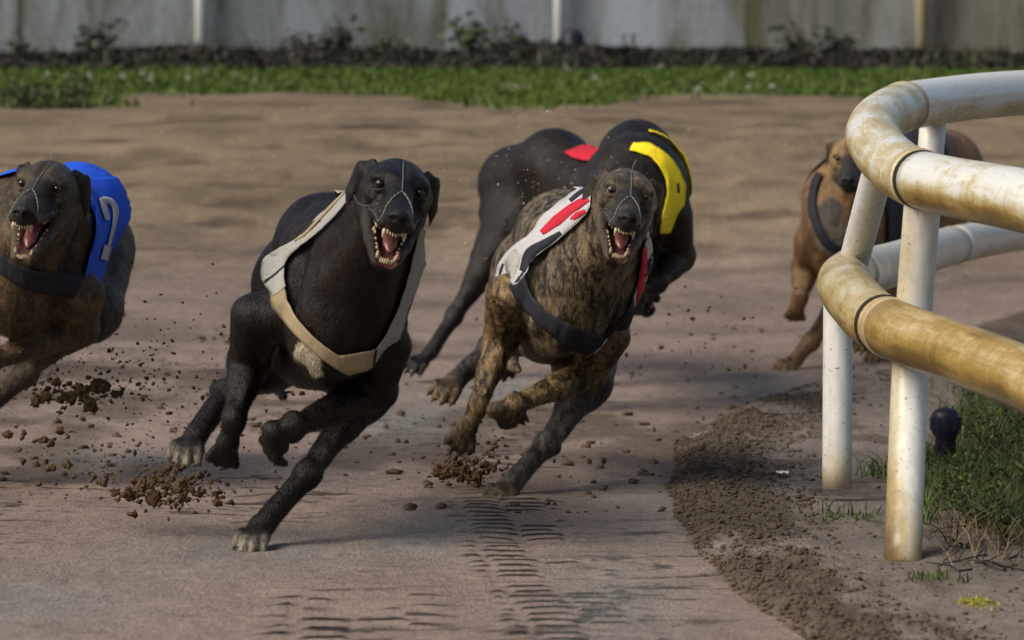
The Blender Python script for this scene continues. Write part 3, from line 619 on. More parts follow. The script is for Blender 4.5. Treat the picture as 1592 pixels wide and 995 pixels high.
        hd = np.linalg.norm(p_ - H(0, .03, -.03), axis=1); ok = np.linalg.norm(p_ - H(0, .152, -.0255), axis=1) > .019 * hs
        for s_ in (-1, 1): ok &= np.linalg.norm(p_ - H(s_ * .0316, .026, 0), axis=1) > .0125 * hs
        for o in B.ops:
            if o.sub and o.col == 'mouth': ok &= o.d(p_) > .004
        p_, n_, c_, hd = p_[ok], n_[ok], c_[ok], hd[ok]; m_ = len(p_)
        fl = np.where(hd[:, None] < .13, -hw, -Fw * .55 - U * .8) + rh.normal(size=(m_, 3)) * .16; fl -= (fl * n_).sum(1)[:, None] * n_; fl /= np.linalg.norm(fl, axis=1)[:, None] + 1e-9
        sd = np.cross(n_, fl); ln = (np.interp(hd, [.09, .2], [.0030, .0080]) * rh.uniform(.6, 1.3, m_))[:, None]; wd = .00032 * rh.uniform(.7, 1.3, (m_, 1)) * np.interp(hd, [.09, .2], [.7, 1.15])[:, None]
        b_ = p_ - n_ * .0004; V3 = np.stack([b_ - sd * wd, b_ + sd * wd, p_ + fl * ln + n_ * ln * rh.uniform(.12, .42, (m_, 1))], 1).reshape(-1, 3)
        c_[:, :3] *= np.exp(rh.normal(size=(m_, 1)) * .35 + .12); hr_ = mesh_np('coat_hair', V3, np.arange(3 * m_).reshape(-1, 3), coat, root, False, {'Col': np.repeat(c_, 3, 0)}); hr_['kind'] = 'stuff'
    # eyes: ball with iris and pupil
    for s_ in (-1, 1):
        ce = H(s_ * .0316, .0240, .0003); look = unit(hw * .86 + hl * s_ * .32 + hu * .05 + np.array([0, -.35, 0])); a1 = unit(np.cross(look, hu)); a2 = np.cross(a1, look); EV = []; EC = []
        for i in range(13):
            an = i / 12 * pi
            for j in range(18):
                q = j / 18 * 2 * pi; EV.append(ce + .0072 * hs * (look * cos(an) + (a1 * cos(q) + a2 * sin(q)) * sin(an)))
                EC.append((.004, .003, .003) if i < 4 else (pal['iris'] if i < 5 else ((.02, .015, .012) if i < 6 else pal['sclera'])))
        EF = [(i * 18 + j, i * 18 + (j + 1) % 18, (i + 1) * 18 + (j + 1) % 18, (i + 1) * 18 + j) for i in range(12) for j in range(18)]
        mesh_np('eye', np.array(EV), EF, eye_m, root, True, {'Col': np.array(EC)})
    mesh_np('claws', *joinvf(claws), claw_m, root)['kind'] = 'stuff'
    if mouth and jo > .3:
        up = []; lo_ = []; tr_ = np.random.RandomState(int(D * 100))
        for s_ in (-1, 1):
            up.append(cone(H(s_ * .0150, .134, -.046), H(s_ * .0165, .137, -.0625), .0042)); lo_.append(cone(H(s_ * .0130, .090, zj(.090)), H(s_ * .0155, .096, zj(.092) + .015), .0040))
            for i in range(3): up.append(cone(H(s_ * (.0022 + .0042 * i), .144 - .0015 * i, -.046), H(s_ * (.0022 + .0042 * i), .146 - .0015 * i, -.0550 + .0006 * i - .002 * tr_.rand()), .0025, 6)); lo_.append(cone(H(s_ * (.0018 + .0034 * i), .101 - .0015 * i, zj(.098)), H(s_ * (.0018 + .0034 * i), .103 - .0015 * i, zj(.098) + .007 + .003 * tr_.rand()), .0022, 6))
            for i, (y, ln) in enumerate(((.113, .010), (.098, .011), (.082, .013), (.064, .018), (.046, .014), (.031, .010))):
                x = .0185 + (.113 - y) * .10; up.append(cone(H(s_ * x, y, -.049), H(s_ * (x + .001), y + .003 * tr_.normal(), -.048 - ln * tr_.uniform(.35, .85)), .0046 * tr_.uniform(.8, 1.15))); y2 = y * .62; x2 = .0150 + (.075 - y2) * .20
                lo_.append(cone(H(s_ * x2, y2, zj(y2) + .002), H(s_ * (x2 + .001), y2 + .003, zj(y2) + .002 + ln * .7 * tr_.uniform(.4, .95)), .0036 * tr_.uniform(.8, 1.15)))
        mesh_np('upper_teeth', *joinvf(up), tooth_m, root); mesh_np('lower_teeth', *joinvf(lo_), tooth_m, root)
        tg = catmull([H(0, -.03, zj(-.03) + .004), H(0, .015, zj(.015) + .011), H(.002, .055, zj(.055) + .010), H(.003, .080, zj(.080) + .006)], 5)
        V2, F2 = tube(tg, np.interp(np.arange(len(tg)), [0, 6, 12, len(tg) - 1], [.012, .0135, .0115, .003]), 12)
        V2 = V2 - ((V2 - tg.repeat(12, 0)) @ hu)[:, None] * hu * .55; mesh_np('tongue', V2, F2, tongue_m, root)
    if muz:      # cord racing muzzle
        def on(pts, off=.0018): return B.project(catmull(np.array([H(*p) for p in pts]), 7), off, False, 4)
        parts = []
        for pts in (((0, -.035, .036), (0, .0, .026), (0, .05, .012), (0, .085, .0)),):
            q = on(pts); parts.append(tube(q, .0007, 6))
        parts.append(tube([H(0, -.035, .024), H(.001, -.037, .044), H(.004, -.040, .054)], .0007, 6))
        for s_ in (-1, 1):
            q = on(((0, .085, .0), (s_ * .012, .112, -.012), (s_ * .0215, .130, -.030), (s_ * .024, .130, -.042))); parts.append(tube(q, .0007, 6))
            for i in range(2, len(q) - 8, 2): parts.append(tube([q[i] - (q[i] - q[i - 1]) * .5, q[i], q[i] + (q[i] - q[i - 1]) * .5], [.0006, .0018, .0006], 6))
            if False: parts.append(tube(catmull([q[-1], H(s_ * .027, .128, -.070), H(s_ * .022, .106, zj(.098)), H(s_ * .012, .098, zj(.098) - .014)], 5), .0011, 6))
            q = on(((s_ * .024, .130, -.042), (s_ * .034, .085, -.036), (s_ * .046, .02, -.040), (s_ * .058, -.05, -.045), (s_ * .05, -.10, -.04))); parts.append(tube(q, .0004, 5))
        mesh_np('racing_muzzle', *joinvf(parts), cord_m, root)
    return root, B, X

# ------------------------------------------------------------------ jackets: cloth laid over the body
def cloth(name, c, rough=.75, c2=None):
    t = NT(name, rough, .25); f = t.noise(7, t.pos(), 4); f2 = t.noise(700, t.pos(), 2); t.color(t.mix(1.0, t.mix(f, tuple(x * .82 for x in c), c2 or tuple(min(1, x * 1.1) for x in c)), t.ramp(f2, [(.3, .85), (.7, 1.1)]), 'MULTIPLY'))
    f3 = t.noise(24, t.pos((1, 1, .4)), 4, .6, .8); t.bump(f3, .7, .010); return t.m
def sheet(name, Q, mat, parent, thick=.0011):
    n, m = Q.shape[:2]; o = mesh_np(name, Q.reshape(-1, 3), grid_faces(n, m), mat, parent)
    s_ = o.modifiers.new('thickness', 'SOLIDIFY'); s_.thickness = thick; s_.offset = 0; return o
def bil(corn, n, m):
    """rows of photo points -> dense n x m grid (catmull across the rows)"""
    rows = [catmull(r, max(2, m // (len(r) - 1))) for r in corn]; k = min(len(r) for r in rows); rows = np.array([r[:k] for r in rows])
    out = []
    for t_ in np.linspace(0, len(rows) - 1, n):
        i = min(int(t_), len(rows) - 2); out.append(rows[i] * (1 - (t_ - i)) + rows[i + 1] * (t_ - i))
    return np.array(out)
def patch(dog, name, rows, mat, parent, off=.006, n=6, m=40, thick=.0011, tors=True):
    B = dog[1]; uv = bil([np.array(r, float) for r in rows], n, m); uv = uv + (np.stack([noise2(uv[..., 0] * .09, uv[..., 1] * .09, 3), noise2(uv[..., 0] * .09, uv[..., 1] * .09, 4)], -1) - .5) * 2.5
    Q = B.cast(uv, off, tors); w_ = (fbm(uv[..., 0] * .07, uv[..., 1] * .035, 8, 3) - .3) * .009; Q[..., 1] -= np.maximum(w_, 0); return sheet(name, Q, mat, parent, thick)
def jacket(dog, mat, yf, yr, a0=-2.3, a1=2.3, off=.007, n=22, m=44, wr=.007, seed=0):
    """shell from the front edge yf(angle) to yr(angle); angle 0 is the back line, + towards the dog's left"""
    root, B, X = dog; T = X['T']; th = np.linspace(a0, a1, m); Q = np.zeros((n, m, 3)); Z = .02
    for j, a_ in enumerate(th):
        for i, s_ in enumerate(np.linspace(0, 1, n)):
            y = yf(a_) + (yr(a_) - yf(a_)) * s_; Q[i, j] = T(.24 * sin(a_), y, Z + .24 * cos(a_))
    Q = B.project(Q, off, True, 8); I, J = np.meshgrid(np.arange(n), np.arange(m), indexing='ij')
    w_ = (fbm(I * .26 + seed, J * .30, 5 + seed, 3) - .35) * wr; Q = Q + B.grad(Q, True) * w_[..., None]
    return sheet('racing_jacket', Q, mat, root), Q

BLK = dict(fur=(.0090, .0050, .0031, 0), leg=(.0080, .0049, .0033, 0), head=(.0060, .0045, .0038, 0), muz=(.0085, .0066, .0056, 0), ear=(.0085, .0070, .0065, 0), jaw=(.020, .0155, .012, 0), nose=(.008, .008, .009, 0), nostril=(.002, .002, .002, 0), mouth=(.10, .032, .028, 0), pad=(.03, .025, .022, 0), paw=(.0085, .0060, .0045, 0), white=(.34, .30, .23, 0), iris=(.05, .03, .015), sclera=(.10, .08, .07), hleg=(.0080, .0056, .0044, 0))
F0 = (0, -1, .3)
# --- black dog, pale jacket, in front
def dot(u, v, D, B): return B
black = make_dog('greyhound', 7.50, ((527, 462, 0.0), (8, -7, 17)), ((621, 289, -.30), (5, 7, 13), 1.04),
    [((402, 490, -.02), (386, 562, .07), (364, 652, -.01), (354, 690, .0), (344, 724, .055), (0, -1, -.1), None),
     ((600, 536, -.03), (584, 608, .07), (455, 664, -.11), (424, 672, -.12), (428, 712, -.05), (-.6, -.8, .1), None)],
    [((555, 475, .50), (574, 600, .17), (478, 738, .02), (405, 820, -.05), (384, 852, -.115), (-.15, -1, .55), 'white'),
     ((490, 460, .52), (425, 560, .25), (352, 612, .17), (305, 676, .08), (282, 716, .03), (-.2, -1, .35), 'white')],
    BLK, chest=.88, lf=.84, hair=130000, spots=((480, 556, .024, (.42, .38, .27, 0)), (468, 550, .016, (.42, .38, .27, 0)), (490, 578, .014, (.36, .32, .22, 0))), label='black greyhound in a pale grey jacket galloping in front with its mouth open')
# --- brindle dog, striped jacket
BRI = dict(BLK, paw=(.085, .060, .034, .7), hleg=(.075, .064, .054, .85), fur=(.19, .142, .082, .95), leg=(.25, .165, .075, .92), head=(.15, .110, .068, .85), muz=(.048, .040, .034, .5), ear=(.018, .015, .014, 0), jaw=(.075, .058, .042, .3), white=(.20, .13, .07, .2), iris=(.50, .42, .26), sclera=(.5, .46, .38))
brindle = make_dog('greyhound', 8.45, ((893, 437, 0.0), (6, -7, 19)), ((977, 298, -.28), (2, 7, 12), 1.02),
    [((792, 455, -.02), (778, 530, .06), (742, 632, -.02), (728, 662, -.02), (708, 703, .0), (0, -1, -.1), None),
     ((946, 520, -.03), (916, 580, .07), (800, 630, -.11), (772, 638, -.12), (806, 654, -.06), (-.5, -.6, .6), None)],
    [((912, 450, .50), (914, 592, .17), (848, 692, .03), (795, 752, -.05), (768, 781, -.11), (-.15, -1, .55), None),
     ((850, 430, .52), (812, 508, .27), (760, 545, .17), (708, 592, .07), (682, 618, .02), (-.2, -1, .35), 'white')],
    BRI, lf=.77, chest=.90, hair=120000, label='brindle greyhound in a red, white and black striped jacket, teeth bared')
# --- dark brindle dog at the left edge, blue jacket
BR0 = dict(BLK, paw=(.07, .05, .03, .6), hleg=(.105, .075, .048, .6), fur=(.095, .062, .032, .75), leg=(.13, .085, .045, .6), head=(.060, .043, .027, .5), muz=(.040, .031, .024, .4), ear=(.016, .013, .012, 0), jaw=(.09, .070, .04, .2), iris=(.16, .09, .03))
blue = make_dog('greyhound', 8.50, ((45, 405, 0.0), (-6, -3, 9)), ((66, 286, -.26), (-5, 9, 9), 1.03),
    [((-60, 430, -.02), (-82, 505, .06), (-118, 600, -.02), (-128, 632, -.02), (-140, 672, .03), (0, -1, -.1), None),
     ((128, 455, -.03), (122, 512, .08), (-14, 560, -.10), (-40, 568, -.12), (-36, 600, -.06), (-.5, -.6, .6), None)],
    [((136, 385, .46), (152, 482, .22), (42, 578, .05), (-42, 650, -.02), (-70, 672, -.07), (-.15, -1, .55), None),
     ((50, 400, .50), (-30, 490, .30), (-110, 540, .17), (-160, 590, .07), (-185, 612, .02), (-.2, -1, .35), 'white')],
    BR0, jaw_open=1.25, lf=.85, chest=.92, hair=110000, label='dark brindle greyhound in a blue jacket at the left edge of the track')
# --- two black dogs running behind the brindle one
BK2 = dict(BLK, fur=(.0120, .0078, .0058, 0), leg=(.015, .0105, .008, 0), hleg=(.015, .0105, .008, 0))
yellow = make_dog('greyhound', 10.5, ((975, 318, 0.0), (2, 0, 26)), ((955, 372, -.34), (0, 22, 12)),
    [((910, 350, -.02), (880, 410, .08), (820, 500, .0), (798, 535, .0), (778, 590, .03), (0, -1, -.1), None),
     ((1046, 335, -.02), (1055, 400, .08), (1022, 440, -.04), (1010, 448, -.05), (1006, 463, .02), (0, -1, .2), None)],
    [((1010, 320, .50), (1030, 400, .28), (960, 500, .15), (915, 560, .08), (900, 580, .04), (-.15, -1, .5), None),
     ((935, 320, .50), (905, 400, .3), (880, 470, .2), (850, 520, .1), (835, 545, .05), (-.2, -1, .4), None)],
    BK2, 'black greyhound in a yellow jacket behind the brindle dog', jaw_open=.1, muz=False, h=.0066)
red = make_dog('greyhound', 11.3, ((985, 342, 0.0), (34, 0, 8)), ((985, 420, -.25), (20, 25, 6)),
    [((900, 400, -.02), (895, 450, .08), (880, 510, .0), (868, 530, .0), (862, 548, .05), (0, -1, -.1), None),
     ((985, 400, .1), (980, 450, .2), (960, 500, .1), (950, 520, .1), (945, 535, .1), (0, -1, .2), None)],
    [((825, 300, .38), (775, 385, .30), (706, 492, .25), (668, 550, .17), (636, 578, .10), (-.3, -1, .4), None),
     ((845, 310, .60), (850, 400, .5), (815, 470, .4), (790, 520, .35), (775, 540, .3), (-.2, -1, .4), None)],
    BK2, 'black greyhound in a red jacket, hindmost, reaching a hind leg to the left', jaw_open=.1, muz=False, h=.0066)
# --- fawn dog half hidden by the rail
FAW = dict(BLK, paw=(.16, .10, .05, .2), hleg=(.24, .135, .05, 0), fur=(.20, .112, .050, .35), leg=(.19, .112, .048, .3), head=(.25, .155, .07, .2), muz=(.030, .024, .020, 0), ear=(.025, .018, .014, 0), jaw=(.03, .024, .02, 0), iris=(.05, .03, .015))
def faw_extra(B, X, pt):
    T = X['T']
fawn = make_dog('greyhound', 11.9, ((1318, 345, 0.0), (-34, 13, 4)), ((1322, 241, -.18), (-8, 14, -4), 1.0),
    [((1262, 375, -.04), (1252, 418, .04), (1243, 462, -.04), (1238, 478, -.04), (1234, 496, .0), (0, -1, .1), None),
     ((1335, 395, .02), (1322, 450, .10), (1262, 530, .0), (1236, 560, -.03), (1212, 578, -.08), (-.2, -1, .5), None)],
    [((1478, 262, .46), (1450, 380, .40), (1400, 470, .30), (1370, 540, .2), (1355, 570, .15), (-.15, -1, .5), None),
     ((1400, 300, .42), (1400, 390, .3), (1380, 460, .2), (1350, 520, .1), (1335, 545, .05), (-.2, -1, .4), None)],
    FAW, spots=((1296, 372, .05, (.20, .17, .135, .3)), (1290, 330, .04, (.10, .085, .07, .5))), label='fawn greyhound with a black muzzle, partly hidden behind the rail', jaw_open=.1, muz=False, h=.0066)

# ------------------------------------------------------------------ what the dogs wear
greycl = cloth('pale_grey_cloth', (.37, .375, .36), .75, (.27, .255, .215)); tancl = cloth('muddy_webbing', (.40, .33, .21), .8, (.26, .20, .11)); bluecl = cloth('blue_cloth', (.012, .085, .62))
blackcl = cloth('black_webbing', (.016, .017, .024)); yelcl = cloth('yellow_cloth', (.85, .66, .018)); redcl = cloth('red_cloth', (.50, .016, .035)); whitecl = cloth('white_cloth', (.58, .58, .60), .75, (.40, .39, .38)); silvcl = cloth('silver_tape', (.40, .385, .35), .5)
bj, _ = jacket(blue, bluecl, lambda a: .055 - .03 * abs(a), lambda a: -.50 + .10 * abs(a), -1.7, 1.75, seed=1, wr=.003)
patch(blue, 'side_flap', [[(122, 278), (186, 274)], [(140, 300), (205, 305)], [(150, 330), (203, 340)], [(150, 365), (182, 372)], [(140, 400), (168, 396)], [(132, 430), (165, 425)], [(126, 461), (162, 455)]], bluecl, bj, .0095, 40, 20)
def stroke(dog, parent, pts, w, mat, off, name='number_stroke'):
    c = catmull(np.array(pts, float), 8); d_ = np.gradient(c, axis=0); d_ /= np.linalg.norm(d_, axis=1)[:, None]; nrm = np.stack([-d_[:, 1], d_[:, 0]], 1)
    ww = np.interp(np.arange(len(c)), np.linspace(0, len(c) - 1, len(w)), w)[:, None] * .5
    Q = np.stack([c - nrm * ww, c, c + nrm * ww]); return sheet(name, dog[1].cast(Q, off), mat, parent, .0012)
stroke(blue, bj, [(159, 307), (163, 325), (168, 342)], [9, 9, 7], whitecl, .0140); stroke(blue, bj, [(159, 309), (172, 313), (180, 326), (178, 348), (169, 384)], [8, 9, 9, 6, 4], whitecl, .0142); stroke(blue, bj, [(168, 382), (165, 393), (162, 404)], [11, 11, 11], whitecl, .0140)
patch(blue, 'chest_strap', [[(-62, 372), (-30, 380), (0, 392), (30, 412), (70, 424), (128, 426)], [(-62, 394), (-30, 405), (0, 425), (30, 445), (70, 458), (126, 462)]], blackcl, bj, .0055, 6, 40)
# grey
gj, _ = jacket(black, greycl, lambda a: .035 - .01 * abs(a), lambda a: -.10, -.35, 1.0, seed=2)
patch(black, 'shoulder_panel', [[(534, 299), (486, 344), (457, 373), (415, 397), (406, 418), (409, 439), (425, 460)], [(545, 306), (508, 347), (475, 376), (452, 395), (443, 412), (441, 430), (445, 445)]], greycl, gj, .0058, 6, 48)
patch(black, 'chest_strap', [[(438, 418), (448, 470), (476, 511), (521, 550), (547, 551), (588, 542)], [(420, 452), (428, 484), (473, 534), (531, 580), (560, 579), (582, 571)]], tancl, gj, .0052, 6, 48)
patch(black, 'side_panel', [[(655, 351), (668, 366)], [(643, 400), (668, 395)], [(628, 455), (646, 455)], [(623, 470), (637, 476)], [(602, 518), (624, 520)], [(586, 544), (618, 555)], [(581, 572), (605, 568)]], greycl, gj, .0056, 44, 12)
stroke(black, gj, [(534, 300), (505, 330), (475, 362), (458, 374)], [3, 4, 4, 2], tancl, .0078, 'trim'); stroke(black, gj, [(409, 438), (425, 428), (443, 412)], [2, 2.4, 2], blackcl, .0078, 'seam'); stroke(black, gj, [(470, 366), (482, 352), (497, 341)], [6, 9, 4], blackcl, .0076, 'buckle'); stroke(black, gj, [(586, 543), (583, 556), (582, 571)], [2, 2, 2], blackcl, .0072, 'seam')
# striped
sj, _ = jacket(brindle, whitecl, lambda a: .035 - .01 * abs(a), lambda a: -.10, -.35, 1.0, seed=3)
O = [(918, 282), (880, 306), (845, 334), (824, 362), (792, 388), (773, 416), (769, 448)]; I_ = [(918, 322), (900, 344), (876, 366), (848, 388), (828, 404), (818, 424), (802, 443)]
patch(brindle, 'shoulder_panel', [O, I_], whitecl, sj, .0056, 6, 48)
stroke(brindle, sj, [(914, 308), (890, 323), (866, 342), (842, 362)], [10, 14, 16, 9], redcl, .0072, 'red_stripe'); stroke(brindle, sj, [(910, 328), (898, 334), (888, 342)], [6, 9, 6], redcl, .0072, 'red_mark'); stroke(brindle, sj, [(886, 312), (900, 300), (916, 290)], [6, 6, 5], blackcl, .0072, 'black_stripe')
stroke(brindle, sj, [(872, 362), (848, 378), (824, 394), (812, 422)], [7, 13, 17, 10], blackcl, .0072, 'black_stripe'); stroke(brindle, sj, [(806, 392), (796, 408), (792, 432)], [16, 22, 14], silvcl, .0070, 'silver_patch'); stroke(brindle, sj, [(783, 410), (779, 424), (779, 440)], [5, 6, 5], blackcl, .0070, 'black_stripe')
patch(brindle, 'chest_strap', [[(816, 420), (823, 453), (840, 476), (863, 492), (898, 511), (940, 524)], [(790, 444), (808, 473), (837, 505), (873, 534), (901, 548), (920, 554)]], blackcl, sj, .0052, 6, 48)
patch(brindle, 'side_panel', [[(1003, 378), (1030, 352)], [(1000, 400), (1020, 392)], [(992, 440), (1008, 430)], [(985, 463), (1000, 462)], [(968, 498), (989, 492)], [(942, 526), (984, 508)], [(912, 570), (968, 552)]], whitecl, sj, .0056, 44, 14)
stroke(brindle, sj, [(1003, 385), (1001, 420), (996, 450), (992, 482)], [7, 9, 10, 6], redcl, .0072, 'red_stripe'); patch(brindle, 'black_stripe', [[(985, 463), (990, 492)], [(968, 498), (984, 507)], [(943, 525), (946, 526)]], blackcl, sj, .0072, 14, 10); patch(brindle, 'silver_patch', [[(942, 528), (982, 511)], [(914, 566), (970, 550)]], silvcl, sj, .0070, 10, 14); stroke(brindle, sj, [(921, 556), (945, 550), (973, 540)], [5, 6, 5], blackcl, .0078, 'black_stripe')
stroke(brindle, sj, [(1004, 430), (1008, 415), (1018, 395)], [10, 12, 8], blackcl, .0072, 'black_stripe')
# yellow, red, black
yj, _ = jacket(yellow, yelcl, lambda a: .0, lambda a: -.10, -.2, 1.4, seed=4)
patch(yellow, 'side_flap', [[(985, 221), (1015, 224), (1045, 248), (1065, 285), (1062, 330), (1053, 362)], [(978, 233), (1008, 242), (1028, 264), (1038, 294), (1031, 330), (1026, 364)]], yelcl, yj, .006, 8, 44)
stroke(yellow, yj, [(1054, 285), (1055, 300)], [4, 4], blackcl, .0072, 'print')
rj, _ = jacket(red, redcl, lambda a: .0, lambda a: -.14, .25, 1.2, seed=5)
patch(red, 'back_panel', [[(876, 236), (905, 226), (945, 226)], [(888, 244), (912, 250), (945, 246)]], redcl, rj, .0058, 6, 24)
fj, _ = jacket(fawn, blackcl, lambda a: .03 - .02 * abs(a), lambda a: -.36, -2.2, 2.2, seed=6)
patch(fawn, 'chest_strap', [[(1278, 268), (1268, 300), (1272, 340), (1290, 372), (1316, 384)], [(1268, 268), (1256, 300), (1260, 345), (1282, 384), (1314, 398)]], blackcl, fj, .008, 6, 36)

# ------------------------------------------------------------------ thrown-up and loose sand
ico = bpy.data.meshes.new('tmp'); import bmesh
def icov(sub):
    bm = bmesh.new(); bmesh.ops.create_icosphere(bm, subdivisions=sub, radius=1); v = np.array([x.co[:] for x in bm.verts]); f = np.array([[q.index for q in x.verts] for x in bm.faces]); bm.free(); return v, f
IV1, IF1 = icov(1); IV2, IF2 = icov(2); IV3, IF3 = icov(3)
def lumps(cen, rad, rnd, fine=False, flat=.85):
    iv, jf = (IV2, IF2) if fine else (IV1, IF1); n = len(cen); m = len(iv)
    j = 1 + .38 * rnd.normal(size=(n, m)).clip(-1.5, 1.8); sc_ = rnd.uniform(.65, 1.35, (n, 1, 3)); sc_[..., 2] *= flat
    V = iv[None] * j[..., None] * sc_ * np.asarray(rad)[:, None, None]; a = rnd.rand(n) * 6.28; ca, sa = np.cos(a)[:, None], np.sin(a)[:, None]
    V = np.stack([V[..., 0] * ca - V[..., 1] * sa, V[..., 0] * sa + V[..., 1] * ca, V[..., 2]], -1) + np.asarray(cen)[:, None]
    F = (jf[None] + np.arange(n)[:, None, None] * m).reshape(-1, 3); return V.reshape(-1, 3), F
clod_m = simple('damp_sand_clod', (.080, .052, .028), .95, .45, 220, .6, .1); dark_m = simple('churned_soil', (.088, .066, .046), .95, .5, 120, .6, .1)
def stuff(name, cen, rad, m, label, fine=False, flat=.85, seed=1):
    V, F = lumps(np.asarray(cen), rad, np.random.RandomState(seed), fine, flat); return tag(mesh_np(name, V, F, m, smooth=False), label, 'sand', kind='stuff')
rnd = np.random.RandomState(12)
# spray in the air below each galloping dog
for (u, v, su, sv, Y, n, lab, seed) in ((125, 600, 70, 32, 8.75, 260, 'spray of sand grains thrown up under the blue jacketed dog', 1), (255, 745, 75, 40, 7.65, 420, 'spray of sand grains thrown up under the black dog', 2), (735, 722, 36, 24, 8.55, 260, 'spray of sand grains thrown up under the brindle dog', 3), (270, 600, 130, 80, 8.6, 330, 'thin scatter of airborne sand between the two left dogs', 4), (1090, 540, 130, 60, 10.5, 160, 'thin scatter of airborne sand right of the brindle dog', 5)):
    q = rnd.normal(size=(n, 3)); uu = u + q[:, 0] * su; vv = v + q[:, 1] * sv * np.where(q[:, 1] > 0, .45, 1); YY = Y + q[:, 2] * .12
    cen = np.stack([(uu - UC) / FPX * YY, YY, HC - (vv - VH) / FPX * YY], 1); gz = ground_z(cen[:, 0], cen[:, 1]); cen[:, 2] = np.maximum(cen[:, 2], gz + .002)
    stuff('sand_spray', cen, .0011 + .0042 * rnd.rand(n) ** 2.6, clod_m, lab, seed=seed)
pale_m = simple('dry_sand_grain', (.42, .36, .28), .9, .3, 300)
for (u, v, su, sv, Y, n, lab, seed) in ((850, 310, 80, 60, 10.0, 110, 'pale sand grains flying in front of the black dogs at the back', 21), (640, 170, 500, 50, 12.0, 150, 'pale sand grains flying high across the bank', 22)):
    q = rnd.normal(size=(n, 3)); uu = u + q[:, 0] * su; vv = v + q[:, 1] * sv; YY = Y + q[:, 2] * .15; cen = np.stack([(uu - UC) / FPX * YY, YY, HC - (vv - VH) / FPX * YY], 1)
    cen[:, 2] = np.maximum(cen[:, 2], ground_z(cen[:, 0], cen[:, 1]) + .002); stuff('sand_spray', cen, .0009 + .0016 * rnd.rand(n) ** 2, pale_m, lab, seed=seed)
# dense cores of the sprays
for (u, v, su, sv, Y, n, lab, seed) in ((110, 612, 40, 12, 8.75, 70, 'dense core of thrown sand under the blue jacketed dog', 31), (262, 765, 38, 14, 7.65, 130, 'dense core of thrown sand under the black dog', 32), (722, 734, 26, 11, 8.55, 90, 'dense core of thrown sand under the brindle dog', 33), (60, 690, 60, 30, 8.1, 40, 'loose lumps of sand below the blue jacketed dog', 34)):
    q = rnd.normal(size=(n, 3)); uu = u + q[:, 0] * su; vv = v + q[:, 1] * sv; YY = Y + q[:, 2] * .07; cen = np.stack([(uu - UC) / FPX * YY, YY, HC - (vv - VH) / FPX * YY], 1)
    cen[:, 2] = np.maximum(cen[:, 2], ground_z(cen[:, 0], cen[:, 1]) + .002); stuff('sand_spray', cen, .0018 + .0048 * rnd.rand(n) ** 2, clod_m, lab, fine=True, seed=seed)
# bigger clods, one by one
big = [(155, 600, 14, 8.75, 0), (110, 618, 12, 8.75, 0), (60, 622, 9, 8.75, 0), (72, 616, 11, 8.7, 0), (88, 594, 10, 8.75, 0), (128, 606, 12, 8.8, 0), (140, 630, 11, 8.7, 0), (183, 612, 9, 8.75, 0), (12, 676, 8, 8.2, 0), (66, 684, 9, 8.1, 0),
       (104, 722, 8, 7.8, 1), (78, 728, 9, 7.8, 1), (145, 742, 6, 7.7, 1), (160, 752, 8, 7.7, 1), (207, 766, 14, 7.65, 1), (216, 762, 12, 7.6, 1), (238, 774, 13, 7.6, 1), (258, 756, 9, 7.7, 1), (282, 776, 10, 7.6, 1), (285, 750, 8, 7.65, 1), (337, 782, 9, 7.55, 1), (278, 728, 8, 7.7, 1), (300, 764, 8, 7.6, 1),
       (680, 736, 9, 8.55, 2), (692, 738, 10, 8.55, 2), (706, 734, 9, 8.5, 2), (716, 742, 8, 8.5, 2), (742, 742, 9, 8.5, 2), (756, 722, 8, 8.55, 2), (740, 716, 7, 8.6, 2), (712, 722, 8, 8.6, 2), (728, 744, 8, 8.5, 2),
       (916, 717, 5, 8.8, 3), (938, 716, 5, 8.8, 3)]
labs = ['brown sand clod thrown up beneath the blue jacketed dog', 'brown sand clod thrown up beneath the black dog in front', 'brown sand clod thrown up beneath the brindle dog', 'small sand clod lying right of the brindle dog']
grp = ['clods under the blue jacketed dog', 'clods under the black dog', 'clods under the brindle dog', 'clods right of the brindle dog']
for i, (u, v, r, Y, k) in enumerate(big):
    p = P(u, v, Y); rr_ = r * .82 / FPX * Y; p[2] = max(p[2], gz1(p[0], p[1]) + rr_ * .3); rn = np.random.RandomState(100 + i)
    jit = noise2(IV3[:, 0] * 2.3 + i * 7.1, IV3[:, 1] * 2.3 + IV3[:, 2] * 1.7, i) + .5 * noise2(IV3[:, 2] * 6 + i, IV3[:, 0] * 6 + IV3[:, 1] * 5, i + 9) + .10 * rn.normal(size=len(IV3))
    V = IV3 * (.30 + .85 * jit)[:, None] * rn.uniform(.75, 1.3, 3) * rr_
    tag(mesh_np('sand_clod', V + p, IF3, clod_m, smooth=False), labs[k], 'clod', grp[k])
# loose crumbs on the track and in the churned strip
n = 2600; y = rnd.uniform(8.0, 13.2, n); x = rnd.uniform(-1.25, 1.3, n); ok = (x < inner_edge(y)) & (fbm(x * 3.2, y * 1.3, 21, 4) + .10 * rnd.rand(n) > .50); x, y = x[ok], y[ok]; r = .0015 + .010 * rnd.rand(len(x)) ** 4
stuff('track_crumbs', np.stack([x, y, ground_z(x, y) + r * .3], 1), r, dark_m, 'scattered crumbs of damp sand on the cut-up track', flat=.7, seed=8)
n = 17000; y = 5.9 + 5.8 * rnd.rand(n); e = .30 * rnd.beta(1.0, 1.9, n) - .006; x = inner_edge(y) + e + .03 * (fbm(0 * y, y * 3, 6, 3) - .5); r = .0009 + .0048 * rnd.rand(n) ** 4.5; ok = fbm(x * 5.5, y * 1.9, 19, 4) + .10 * rnd.rand(n) < .59; x, y, r = x[ok], y[ok], r[ok]
